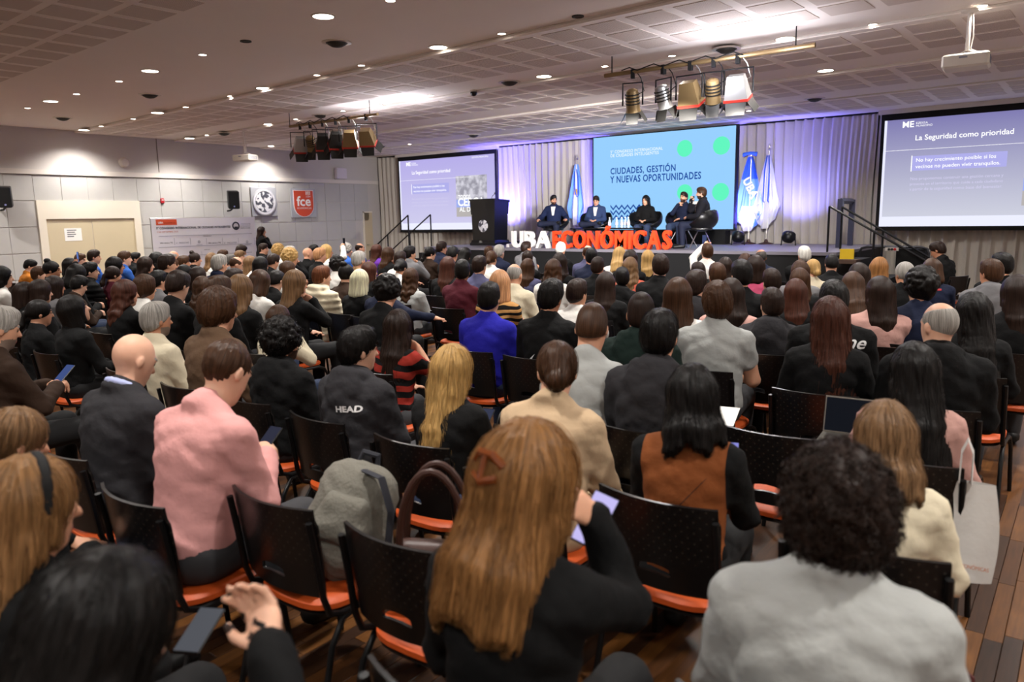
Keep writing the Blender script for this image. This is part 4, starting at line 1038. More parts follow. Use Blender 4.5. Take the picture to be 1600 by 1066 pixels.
def ring(S, rx, ry, y0, z0, tilt, r, k=.012, a0=0, a1=2*PI, n=14):
    fr = S['T']; out = []; pts = []
    for i in range(n+1):
        a = a0+(a1-a0)*i/n; pts.append((rx*math.sin(a), y0+ry*math.cos(a), z0-tilt*math.cos(a)))
    for a, b in zip(pts[:-1], pts[1:]): out.append(cone(a, b, r, r, k, fr))
    return out
def top_mesh(S, style='plain', base=.014, short=False):
    t = {'plain': .012, 'collar': .014, 'suit': .022, 'hood': .022, 'puffer': .034}[style]
    tp_ = torso_prims(S); ap = arm_prims(S, .5 if short else 1)
    extra = []
    fr = S['T']
    if style == 'plain': extra = ring(S, .062, .058, -.008, .527, .016, .010)
    if style == 'collar': extra = ring(S, .064, .060, -.012, .545, .022, .013) + ring(S, .070, .064, -.014, .528, .022, .014)
    if style == 'suit': extra = ring(S, .074, .066, -.018, .537, .03, .016, a0=PI*.42, a1=PI*1.58) + [cone((-.16*S['w'], -.005, .452), (.16*S['w'], -.005, .452), .05, .05, .05, fr)]
    if style == 'puffer': extra = ring(S, .085, .08, -.03, .545, .03, .032, .02)
    if style == 'hood': extra = ring(S, .095, .085, -.028, .535, .03, .026, .015) + [ell((0, -.105, .49), (.125, .05, .085), .03, fr), ell((0, -.125, .43), (.085, .035, .07), .04, fr)]
    if style == 'puffer': extra += [ell((0, -.115, .50), (.135, .06, .09), .03, fr), ell((0, -.14, .42), (.09, .045, .09), .04, fr)]
    allp = tp_+ap
    lo, hi = bounds(allp+extra, .05); lo[2] = max(lo[2], .30 if not S['stand'] else .7)
    v = Vol(*[axis(lo[i], hi[i], base) for i in range(3)])
    for p in tp_: v.add(p, t)
    for (s_, sh, E_, wr, nm), i in zip(S['arms'], range(2)):
        n_ = len(ap)//2
        if short: v.add(cone(sh, sh+(E_-sh)*.52, .052, .046, .04), t)
        else:
            for p in ap[i*n_:(i+1)*n_]:
                if p.rb < .035: p = cone(p.a, p.a+(p.b-p.a)*.96, p.ra, p.rb+.004, p.k)
                v.add(p, t)
    for p in extra: v.add(p)
    # folds
    X, Y, Z = v.grids((slice(None),)*3)
    amp = .0035 if style != 'puffer' else .009
    if style == 'puffer': v.D += amp*np.sin(Z*f32(2*PI/.075)+1.2*np.sin(X*9)).astype(f32)
    else: v.D += f32(amp)*(np.sin(X*31+9*np.sin(Z*13+Y*7))*np.sin(Z*24+6*np.sin(X*15)+Y*19)).astype(f32)+f32(amp*.7)*np.sin(Z*55+X*24*np.sign(X)+Y*30).astype(f32)
    V, Q = v.mesh(); return np_mesh('top', V, Q)
def trousers_mesh(S, base=.018):
    fr = S['T']; pr = leg_prims(S)+[ell((0, 0, .0), (.165, .135, .11), .05, (np.eye(3), S['P']))]
    lo, hi = bounds(pr, .05); v = Vol(*[axis(lo[i], hi[i], base) for i in range(3)])
    for p in pr: v.add(p, .014)
    v.clip((0, 0, 1), S['P'][2]+(.10 if S['legs'][1][2][2] < .56 else .24))
    V, Q = v.mesh(); return np_mesh('trousers', V, Q)
def shoes_mesh(S, base=.014): return [shoe_mesh(S, i, base) for i in (0, 1)]
def shoe_mesh(S, i, base=.014):
    pr = foot_prims(S)[i:i+1]; lo, hi = bounds(pr, .04); v = Vol(*[axis(lo[i], hi[i], base) for i in range(3)])
    for p in pr: v.add(p, .010)
    v.clip((0, 0, -1), -.004)
    V, Q = v.mesh(); return np_mesh('shoe', V, Q)

# ------------------------------------------------------------------ hair, built in the head's own frame
def hair_prims(style, L=.30, seed=0):
    r = random.Random(seed); add, sub, clips = [], [], []
    C0 = (0, -.014, .028)
    def cap(t, tz=0): return ell(C0, (.078+t, .100+t, .098+t+tz), .01)
    face = ell((0, .112, -.05), (.066, .078, .118), .02)
    if style in ('short', 'fade'):
        if style == 'short': add = [ell((0, -.014, .036), (.087, .110, .107), .01), ell((0, -.036, -.012), (.081, .083, .082), .02), ell((0, .04, .098), (.056, .05, .036), .04)]
        else: add = [ell((0, -.014, .034), (.081, .103, .106), .01), ell((0, -.036, -.012), (.0795, .081, .082), .02)]
        sub = [ell((0, .112, -.055), (.07, .07, .112), .02)]
        clips = [((0, .60, -.80), .020)]
    elif style == 'medium':
        add = [cap(.020, .012), ell((0, -.06, -.02), (.085, .062, .085), .03), ell((0, .035, .10), (.066, .06, .03), .03)]; sub = [ell((0, .112, -.055), (.072, .07, .112), .02)]; clips = [((0, .5, -.86), .075)]
    elif style == 'balding':
        add = [cap(.0005)]; sub = [ell((0, .03, .128), (.074, .115, .074), .02), ell((0, .112, -.02), (.075, .085, .15), .02)]; clips = [((0, .60, -.80), .031)]
    elif style == 'receding':
        add = [cap(.003)]; sub = [ell((0, .062, .128), (.056, .085, .05), .02), ell((0, .112, -.03), (.075, .082, .14), .02)]; clips = [((0, .60, -.80), .022)]
    elif style == 'curly':
        add = [cap(.026, .016)]
        for k in range(150):
            a = r.random()*2*PI; z = r.uniform(-.45, 1); q = math.sqrt(1-z*z)
            add.append(ell((.100*q*math.cos(a), -.016+.118*q*math.sin(a), .035+.118*z), (r.uniform(.014, .024),)*3, .008))
        sub = [ell((0, .115, -.06), (.068, .07, .115), .02)]; clips = [((0, .55, -.83), .052)]
    elif style == 'bigcurly':
        add = [cap(.030, .02), ell((0, -.03, -.03), (.10, .09, .10), .03)]
        for k in range(420):
            a = r.random()*2*PI; z = r.uniform(-.98, 1); q = math.sqrt(1-z*z)
            rr = r.uniform(.010, .020)
            add.append(ell((.112*q*math.cos(a), -.02+.126*q*math.sin(a), .012+.138*z), (rr, rr, rr), .006))
        sub = [ell((0, .125, -.06), (.068, .08, .115), .02)]
    elif style in ('bob', 'long', 'wavylong', 'curlylong', 'halfup'):
        add = [cap(.018, .006)]
        low = -.13 if style == 'bob' else -.10
        for s_ in (-1, 1):
            add += [cone((s_*.058, -.01, .04), (s_*.074, -.015, low), .036, .030, .02), cone((s_*.045, -.055, .03), (s_*.060, -.070, low-.01), .05, .042, .03), cone((s_*.066, .030, .02), (s_*.072, .030, low+.03), .022, .018, .015)]
        add += [cone((0, -.075, .02), (0, -.088, low-.015), .055, .050, .03)]
        if style != 'bob':
            for k in range(9):
                u = (k-4)/4; x0 = u*.075; x1 = u*.105+r.uniform(-.008, .008); e = -L+r.uniform(-.035, .02)-.02*abs(u)
                ym = -.085+.055*u*u; yb_ = -.150+.05*u*u
                rr = .034 if style == 'long' else .038
                add += [cone((x0, ym, -.06), (x0*.6+x1*.4, (ym+yb_)/2-.015, -.06+(e+.06)*.5), rr, rr*.95, .016), cone((x0*.6+x1*.4, (ym+yb_)/2-.015, -.06+(e+.06)*.5), (x1, yb_, e), rr*.95, rr*.5, .016)]
            if style == 'curlylong':
                for k in range(120):
                    u = r.uniform(-1, 1); z = r.uniform(-L, .0); add.append(ell((u*.115, -.10-.06*(-z/.3)+.05*u*u-.02*r.random(), z), (r.uniform(.014, .024),)*3, .008))
        if style == 'halfup': add += [ell((0, -.115, .045), (.03, .02, .028), .02)]
        sub = [face]
    elif style in ('bun', 'topbun', 'ponytail'):
        add = [cap(.012)]; sub = [ell((0, .115, -.055), (.074, .075, .115), .02)]; clips = [((0, .55, -.83), .048)]
        if style == 'bun': add += [ell((0, -.125, -.045), (.046, .036, .040), .012), ell((.012, -.13, -.03), (.03, .03, .03), .008), cone((0, -.10, -.02), (0, -.12, -.04), .05, .03, .03)]
        elif style == 'topbun': add += [ell((0, -.06, .135), (.045, .045, .038), .012)]
        else: add += [cone((0, -.105, .0), (0, -.135, -.01), .04, .022, .02), cone((0, -.135, -.005), (0, -.165, -.12), .026, .034, .015), cone((0, -.165, -.12), (0, -.175, -.30), .034, .012, .02)]
    return add, sub, clips
_hair = {}
def hair_vol(style, L, seed, step):
    add, sub, clips = hair_prims(style, L, seed)
    lo, hi = bounds(add, .02); v = Vol(*[axis(lo[i], hi[i], step) for i in range(3)])
    for p in add: v.add(p)
    for p in sub: v.sub(p, 0, p.k)
    for n, d in clips: v.clip(n, d)
    if style in ('wavylong', 'curlylong'):
        X, Y, Z = v.grids((slice(None),)*3); v.D += f32(.0045)*np.sin(Z*75+np.sin(X*60)*1.5).astype(f32)*(Z < .02)
    if style in ('short', 'medium', 'curly'):
        X, Y, Z = v.grids((slice(None),)*3); v.D += (f32(.0032)*np.sin(X*330+4*np.sin(Z*70))*np.sin(Y*300+4*np.sin(X*65))*np.sin(Z*270+3*np.sin(Y*80))).astype(f32)
    if step < .008 and style not in ('curly', 'bigcurly', 'balding', 'fade'):
        X, Y, Z = v.grids((slice(None),)*3); az = np.arctan2(X, -(Y+.02)); v.D += (f32(.0022)*np.sin(az*26+6*np.sin(Z*9)+3*np.sin(az*7)) + f32(.0014)*np.sin(az*57+Z*22)).astype(f32)
    return v
def hair_mesh(style, L=.30, seed=0, step=.009):
    key = (style, L, seed, step)
    if key in _hair: return _hair[key]
    v = hair_vol(style, L, seed, step); V, Q = v.mesh()
    az = np.arctan2(V[:, 0], -(V[:, 1]+.03)); rad = np.hypot(V[:, 0], V[:, 1]+.03)
    pol = np.arctan2(rad, np.maximum(V[:, 2]-.0, -.02)+.02)
    flow = np.stack([az*.11, np.where(V[:, 2] > .0, pol*.1, .16-V[:, 2]), rad*.2], 1)
    me = np_mesh('hair', V, Q, attr=flow); _hair[key] = (me, v); return _hair[key]
def trilin(v, P):
    ix = []
    for a, p in zip(v.ax, P.T):
        i = np.clip(np.searchsorted(a, p)-1, 0, len(a)-2); t = np.clip((p-a[i])/(a[i+1]-a[i]), 0, 1); ix.append((i, t))
    r = 0
    for dx in (0, 1):
        for dy in (0, 1):
            for dz in (0, 1):
                wgt = (ix[0][1] if dx else 1-ix[0][1])*(ix[1][1] if dy else 1-ix[1][1])*(ix[2][1] if dz else 1-ix[2][1])
                r = r+wgt*v.D[ix[0][0]+dx, ix[1][0]+dy, ix[2][0]+dz]
    return r
def strands_mesh(v, V, n, steps, step, lift=.003, width=.0011, curl=0.0, seed=1):
    g = np.random.default_rng(seed); P = V[g.integers(0, len(V), n)].astype(float); paths = [P.copy()]
    off = g.uniform(.0, lift, n); ph = g.uniform(0, 6.28, n); jit = g.normal(0, .12, (n, 3))
    def grad(P):
        e = .006; return np.stack([trilin(v, P+np.eye(3)[i]*e)-trilin(v, P-np.eye(3)[i]*e) for i in range(3)], 1)
    for k in range(steps):
        G = grad(P); nl = np.linalg.norm(G, axis=1, keepdims=True)+1e-6; N = G/nl
        crown = np.array((0, -.05, .14)); away = P-crown; away[:, 2] -= .10
        d = np.array((0, 0, -1.0))*np.clip((.10-P[:, 2:3])/.12, 0, 1)+away/np.linalg.norm(away, axis=1, keepdims=True)*np.clip((P[:, 2:3]+.02)/.12, 0, 1)+jit
        if curl: d = d+curl*np.stack([np.sin(ph+k*1.3), np.cos(ph*1.7+k*1.1), np.sin(ph*2.3+k*1.7)], 1)
        d -= N*(d*N).sum(1, keepdims=True); d /= np.linalg.norm(d, axis=1, keepdims=True)+1e-6
        P = P+d*step; dd = trilin(v, P); P = P+N*np.clip((off-dd), -.004, .004)[:, None]
        paths.append(P.copy())
    W = np.stack(paths, 1)     # n, steps+1, 3
    T = np.gradient(W, axis=1); T /= np.linalg.norm(T, axis=2, keepdims=True)+1e-9
    A = np.cross(T, g.normal(0, 1, (n, 1, 3))); A /= np.linalg.norm(A, axis=2, keepdims=True)+1e-9; B = np.cross(T, A)
    wd = width*np.linspace(1, .35, steps+1)[None, :, None]
    ring_ = [W+wd*(math.cos(a)*A+math.sin(a)*B) for a in (0, 2.1, 4.2)]
    VV = np.stack(ring_, 2).reshape(-1, 3); m_ = steps+1
    base = (np.arange(n)[:, None]*m_+np.arange(steps)[None, :])*3; base = base.reshape(-1)
    Q = np.concatenate([np.stack([base+a, base+b, base+3+b, base+3+a], 1) for a, b in ((0, 1), (1, 2), (2, 0))])
    az = np.repeat(g.uniform(-3, 3, n), m_*3)
    return np_mesh('hair_strands', VV, Q, attr=np.stack([az*.11, VV[:, 2], VV[:, 0]], 1))

# ------------------------------------------------------------------ people materials
def skin(name, col): 
    m = mat('skin_'+name, col, .5, spec=.35, var=.05, vscale=18)
    b = m.node_tree.nodes['Principled BSDF']; b.inputs['Subsurface Weight'].default_value = .08; b.inputs['Subsurface Radius'].default_value = (.012, .005, .003); b.inputs['Subsurface Scale'].default_value = 1
    return m
SKIN = {'fair': skin('fair', '#d9a98f'), 'light': skin('light', '#cf9a7d'), 'tan': skin('tan', '#b98264'), 'brown': skin('brown', '#8a5a42')}
M_eye = mat('eye_dark', '#2a1c17', .3); M_lip = mat('lips', '#a65c52', .45)
HAIRC = {'black': '#0f0c0b', 'darkbrown': '#22150f', 'brown': '#3a2415', 'lightbrown': '#6b5036', 'blonde': '#a5834f', 'honey': '#7c5a38', 'platinum': '#d8c9a8', 'ginger': '#8a5f36', 'redblonde': '#7a5530', 'auburn': '#3f2218', 'stubble': '#77665b', 'darkstubble': '#3b2a22', 'redbrown': '#5a321b', 'strawberry': '#a87a55', 'grey': '#8d8983', 'darkgrey': '#4b4744', 'white': '#cfc9bf'}
HAIRN = {'honey': 'honey brown', 'darkbrown': 'dark brown', 'lightbrown': 'light brown', 'redblonde': 'reddish blonde', 'redbrown': 'reddish brown', 'strawberry': 'strawberry blond', 'darkgrey': 'dark grey', 'platinum': 'white blonde'}
def hair_mat(c):
    n = 'hair_'+c
    if n in _mats: return _mats[n]
    m = mat(n, HAIRC[c], .4, spec=.17); nt = m.node_tree; b = nt.nodes['Principled BSDF']
    at_ = nt.nodes.new('ShaderNodeAttribute'); at_.attribute_name = 'flow'
    mp = nt.nodes.new('ShaderNodeMapping'); mp.inputs['Scale'].default_value = (260, 7, 20)
    no = nt.nodes.new('ShaderNodeTexNoise'); no.inputs['Scale'].default_value = 1; no.inputs['Detail'].default_value = 3
    rp = nt.nodes.new('ShaderNodeValToRGB'); c0 = lin(HAIRC[c]); e = rp.color_ramp.elements
    e[0].position = .3; e[1].position = .72; e[0].color = tuple(v*.45 for v in c0[:3])+(1,); e[1].color = tuple(min(1, v*1.75+.004) for v in c0[:3])+(1,)
    bp = nt.nodes.new('ShaderNodeBump'); bp.inputs['Strength'].default_value = .5; bp.inputs['Distance'].default_value = .006
    nt.links.new(at_.outputs['Vector'], mp.inputs[0]); nt.links.new(mp.outputs[0], no.inputs[0]); nt.links.new(no.outputs[0], rp.inputs[0])
    nt.links.new(rp.outputs[0], b.inputs['Base Color']); nt.links.new(no.outputs[0], bp.inputs['Height']); nt.links.new(bp.outputs[0], b.inputs['Normal'])
    b.inputs['Anisotropic'].default_value = .4
    return m
TOPC = {'white': '#d9d6d0', 'black': '#0a0a0b', 'mustard': '#a8651f', 'grey': '#6c6b6d', 'blue': '#2f5aa8', 'navy': '#171d33', 'maroon': '#4a1622', 'brown': '#33241b', 'cream': '#d3c8ae', 'corduroy': '#5a4534', 'charcoal': '#2b2a2d', 'pink': '#cf9592', 'purple': '#5b2a8a', 'tan': '#9a7a52', 'red': '#7a1b1b', 'slate': '#4a4a66', 'lightgrey': '#9fa19f', 'coral': '#d0634f', 'stripe': '#b98a52', 'royal': '#23219c', 'green': '#14231f', 'beige': '#c3a888', 'magenta': '#a5425f', 'vest': '#7a4320', 'rose': '#b98f86', 'darkred': '#541a1c'}
TOPN = {'navy': 'navy blue', 'corduroy': 'brown corduroy', 'charcoal': 'dark grey', 'slate': 'slate blue', 'lightgrey': 'light grey', 'stripe': 'black and tan striped', 'royal': 'royal blue', 'green': 'dark green', 'vest': 'brown vest over black', 'red': 'black and red patterned', 'mustard': 'mustard', 'rose': 'dusty pink'}
def top_mat(c):
    n = 'cloth_'+c
    if n in _mats: return _mats[n]
    m = mat(n, TOPC[c], .85, spec=.2, bump=.35, bscale=16)
    nt = m.node_tree; b = nt.nodes['Principled BSDF']
    if c in ('stripe', 'red', 'vest'):
        tc = nt.nodes.new('ShaderNodeTexCoord'); rp = nt.nodes.new('ShaderNodeValToRGB'); rp.color_ramp.interpolation = 'CONSTANT'; e = rp.color_ramp.elements
        if c == 'vest':
            sp = nt.nodes.new('ShaderNodeSeparateXYZ'); ab = nt.nodes.new('ShaderNodeMath'); ab.operation = 'ABSOLUTE'
            nt.links.new(tc.outputs['Object'], sp.inputs[0]); nt.links.new(sp.outputs[0], ab.inputs[0]); nt.links.new(ab.outputs[0], rp.inputs[0])
            e[0].color = lin(TOPC[c]); e[1].color = lin('#0c0c0d'); e[1].position = .165
        else:
            wv = nt.nodes.new('ShaderNodeTexWave'); wv.inputs['Scale'].default_value = 5 if c == 'stripe' else 3; wv.inputs['Distortion'].default_value = 4 if c == 'stripe' else 9; wv.inputs['Detail'].default_value = 1
            wv.bands_direction = 'Z'; nt.links.new(tc.outputs['Object'], wv.inputs[0]); nt.links.new(wv.outputs[0], rp.inputs[0])
            e[0].color = lin('#0c0b0b'); e[1].color = lin('#b98a52' if c == 'stripe' else '#8f2a20'); e[1].position = .5
        nt.links.new(rp.outputs[0], b.inputs['Base Color'])
    return m
M_tr = {'black': mat('trousers_black', '#0c0c0e', .85), 'jeans': mat('jeans', '#27344f', .85, bump=.2, bscale=60), 'grey': mat('trousers_grey', '#37373a', .85), 'beige': mat('trousers_beige', '#b59c7c', .85), 'navy': mat('trousers_navy', '#141b33', .8)}
M_shoe = mat('shoe_black', '#0d0c0c', .5)
def skin_slots(sk, hc):
    return [SKIN[sk], hair_mat(hc), M_lip, hair_mat({'grey': 'stubble', 'white': 'stubble'}.get(hc, 'darkstubble')), M_eye]

_tmpl = {}
def template(key, **sk):
    """meshes of one pose: body, tops by style, trousers, shoes"""
    if key in _tmpl: return _tmpl[key]
    S = skeleton(**sk); t = {'S': S, 'body': body_mesh(S, .026, .0105, False), 'beard': None, 'tops': {}, 'tr': trousers_mesh(S, .026), 'sh': shoes_mesh(S, .02)}
    _tmpl[key] = t; return t
def person(loc, rz, scale, S, body, top, tr, sh, hair, hc, tc, sk, label, trc='black', cat='person', group=None, strands=None, halo=None):
    o = inst('person', body, None, loc, (0, 0, rz), (scale,)*3, skin_slots(sk, hc)); tag(o, label, cat, group)
    inst('top', top, o, mats=[top_mat(tc)]); inst('trousers', tr, o, mats=[M_tr[trc]]); [inst('shoe', q, o, mats=[M_shoe]) for q in sh]
    R, h = S['head']
    Mh = Matrix([list(R[i])+[h[i]] for i in range(3)]+[[0, 0, 0, 1]])
    ho = None
    if hair is not None:
        ho = inst('hair', hair, o, mats=[hair_mat(hc)]); ho.matrix_local = Mh
        if strands is not None:
            s2 = inst('hair_strands', strands, ho, mats=[hair_mat(hc)]); tag(s2, kind='stuff')
    return o, Mh, ho
def topof(t, style):
    if style not in t['tops']: t['tops'][style] = top_mesh(t['S'], style, .019)
    return t['tops'][style]

# ------------------------------------------------------------------ chairs
import bmesh
from mathutils.bvhtree import BVHTree
def chair_back_mat():
    m = mat('chair_back', '#0e0d0d', .3, spec=.5); nt = m.node_tree; b = nt.nodes['Principled BSDF']
    tc = nt.nodes.new('ShaderNodeTexCoord'); sp = nt.nodes.new('ShaderNodeSeparateXYZ'); nt.links.new(tc.outputs['Object'], sp.inputs[0])
    def mth(op, a=None, b_=None, va=None, vb=None):
        n = nt.nodes.new('ShaderNodeMath'); n.operation = op
        for i, (s_, v) in enumerate(((a, va), (b_, vb))):
            if s_ is not None: nt.links.new(s_, n.inputs[i])
            elif v is not None: n.inputs[i].default_value = v
        return n.outputs[0]
    u = mth('SINE', mth('MULTIPLY', sp.outputs[0], vb=2*PI/.042)); v = mth('SINE', mth('MULTIPLY', sp.outputs[2], vb=2*PI/.042))
    d = mth('GREATER_THAN', mth('MULTIPLY', u, v), vb=.86); z = mth('GREATER_THAN', sp.outputs[2], vb=.62); d = mth('MULTIPLY', d, z)
    mx = nt.nodes.new('ShaderNodeMix'); mx.data_type = 'RGBA'; mx.inputs[6].default_value = lin('#100e0e'); mx.inputs[7].default_value = lin('#3a342f')  # lighter dots: light coming through the perforations, put into the colour
    nt.links.new(d, mx.inputs[0]); nt.links.new(mx.outputs[2], b.inputs['Base Color']); return m
M_cb = chair_back_mat(); M_or = mat('seat_orange', '#bf4f1c', .5, bump=.1, bscale=90); M_fr = mat('chair_frame', '#0f0f10', .35, .2)
def back_mesh():
    nu, nv = 26, 16; bm = bmesh.new(); vv = {}
    hz, hw_, hh = .565, .075, .026
    for j in range(nv+1):
        for i in range(nu+1):
            u = i/nu*2-1; v = j/nv; z = .49+.35*v; wd = .245-.02*(1-v)**2
            if v > .85 and abs(u) > .93: wd -= .008
            x = u*wd
            e = math.hypot(x/hw_, (z-hz)/hh)
            if e < 1 and e > 1e-6 and e > .45: x, z = x/e, hz+(z-hz)/e
            y = -.245-.05*v+.055*(x/.245)**2
            vv[i, j] = (bm.verts.new((x, y, z)), e)
    for j in range(nv):
        for i in range(nu):
            q = [vv[i, j], vv[i+1, j], vv[i+1, j+1], vv[i, j+1]]
            if sum(1 for k in q if k[1] < 1.0) >= 4: continue
            bm.faces.new([k[0] for k in q])
    bmesh.ops.recalc_face_normals(bm, faces=bm.faces)
    bmesh.ops.solidify(bm, geom=bm.faces[:], thickness=.012)
    me = bpy.data.meshes.new('backrest'); bm.to_mesh(me); bm.free(); me.shade_smooth(); me.set_sharp_from_angle(angle=math.radians(50)); me.materials.append(M_cb); return me
def pad_mesh(zt, th, w_, d_, m):
    mb = MB(); n = 28; prof = [(.9, 0), (1, .25), (1, .7), (.94, .95), (.75, 1.0), (.3, .93), (.01, .90)]
    vs_ = []
    for r, h_ in prof:
        for k in range(n):
            a = 2*PI*k/n; c, s_ = math.cos(a), math.sin(a); e = .62
            x = w_*r*math.copysign(abs(c)**e, c); y = d_*r*math.copysign(abs(s_)**e, s_)
            vs_.append((x, y, zt-th+th*h_-.012*(x/w_)**2*0+.01*(1-abs(y)/d_)*(-1 if r < .7 else 0)))
    fs = [(i*n+k, i*n+(k+1) % n, (i+1)*n+(k+1) % n, (i+1)*n+k) for i in range(len(prof)-1) for k in range(n)]+[tuple(range(n-1, -1, -1)), tuple((len(prof)-1)*n+k for k in range(n))]
    mb._add(vs_, fs); me = mb.mesh('seat', True); me.materials.append(m); return me
BACK_ME = back_mesh(); SEAT_ME = pad_mesh(.452, .045, .225, .215, M_or); SHELL_ME = pad_mesh(.409, .02, .215, .205, M_black)
def tube_me(name, pts, r):
    me = MB().tube(pts, r, 8).mesh(name, True); me.materials.append(M_fr); return me
CH = []
for s in (-1, 1):
    CH += [('back_support', tube_me('back_support', [(s*.235, -.258, .80), (s*.236, -.235, .66), (s*.236, -.215, .50), (s*.234, -.19, .43), (s*.23, -.13, .405), (s*.228, -.02, .40)], .013)),
           ('leg', tube_me('leg', [(s*.228, -.06, .40), (s*.232, -.13, .385), (s*.236, -.19, .30), (s*.245, -.27, .0)], .0125)),
           ('leg', tube_me('leg', [(s*.228, -.02, .40), (s*.228, .12, .40), (s*.23, .18, .375), (s*.235, .215, .30), (s*.245, .25, .0)], .0125))]
chair_log = []
def chair(x, y, rz, label, group='black and orange audience chairs'):
    o = empty('audience_chair', (x, y, 0), rz); tag(o, label, 'chair', group)
    inst('seat', SEAT_ME, o); inst('seat_shell', SHELL_ME, o); inst('backrest', BACK_ME, o)
    for n_, me in CH: inst(n_, me, o)
    chair_log.append((x, y)); return o

# ------------------------------------------------------------------ prints and cloth patches that follow a garment
def bvh_of(me):
    n = len(me.vertices); co = np.empty(n*3, f32); me.vertices.foreach_get('co', co)
    q = np.empty(len(me.polygons)*4, np.int32); me.loops.foreach_get('vertex_index', q)
    return BVHTree.FromPolygons(co.reshape(-1, 3).tolist(), q.reshape(-1, 4).tolist())
def project(V, bvh, sgn, lift):
    """drop points (x, z) on the garment from behind (sgn -1) or from the front (sgn +1)"""
    out = []
    for x, z in V:
        h_ = bvh.ray_cast(Vector((x, sgn*1.0, z)), Vector((0, -sgn, 0)))
        out.append((h_[0].x, h_[0].y+sgn*lift, h_[0].z) if h_[0] is not None else None)
    last = next((p for p in out if p is not None), (0, 0, 0))
    res = []
    for p in out:
        if p is None: p = last
        last = p; res.append(p)
    return res
def decal_text(par, bvh, s, cx, cz, width, m, rot=0, height=None, **k):
    me = text_mesh(s, .1, **k); bm = bmesh.new(); bm.from_mesh(me); bmesh.ops.triangulate(bm, faces=bm.faces[:])
    bmesh.ops.subdivide_edges(bm, edges=[e for e in bm.edges if e.calc_length() > .02], cuts=2, use_grid_fill=False); bm.to_mesh(me); bm.free()
    v = np.empty(len(me.vertices)*3); me.vertices.foreach_get('co', v); v = v.reshape(-1, 3)
    x = v[:, 0]-(v[:, 0].max()+v[:, 0].min())/2; y = v[:, 1]-(v[:, 1].max()+v[:, 1].min())/2; kx = width/(x.max()-x.min()); ky = height/(y.max()-y.min()) if height else kx
    x, y = x*kx, y*ky; c, s_ = math.cos(rot), math.sin(rot)
    P = project(zip(cx+x*c-y*s_, cz+x*s_+y*c), bvh, -1, .0035)
    me.vertices.foreach_set('co', np.array(P).ravel()); me.materials.clear(); me.materials.append(m); me.update()
    return place(bpy.data.objects.new('print', me), par)
def patch(par, bvh, name, fn, m, sgn=1, nu=8, nv=10, lift=.004):
    mb = MB(); pts = [fn(i/nu, j/nv) for j in range(nv+1) for i in range(nu+1)]
    P = project(pts, bvh, sgn, lift)
    fs = [(j*(nu+1)+i, j*(nu+1)+i+1, (j+1)*(nu+1)+i+1, (j+1)*(nu+1)+i) for j in range(nv) for i in range(nu)]
    mb._add(P, fs); return mb.build(name, m, par, True)
def glasses(ho_par, Mh):
    mb = MB(); o = MB()
    for s_ in (-1, 1):
        o.tube([(s_*.033+.022*math.cos(a), .112, .004+.018*math.sin(a)) for a in [2*PI*k/12 for k in range(13)]], .0016, 5); o.tube([(s_*.055, .11, .006), (s_*.078, .07, .008), (s_*.083, -.02, .004)], .0016, 5)
    o.tube([(-.012, .112, .006), (.012, .112, .006)], .0016, 5)
    g = o.build('glasses', M_black, ho_par, True); g.matrix_local = Mh; return g
def phone_at(p, rot, label, scr='#8f8fe0', e=.9):
    o = MB().box((-.037, -.004, -.075), (.037, .004, .075), .004).build('phone', M_black, None, False, p, rot); tag(o, label, 'phone')
    MB().box((-.034, -.0052, -.071), (.034, -.0045, .071)).build('screen', emis('phone_'+scr, scr, e), o); return o
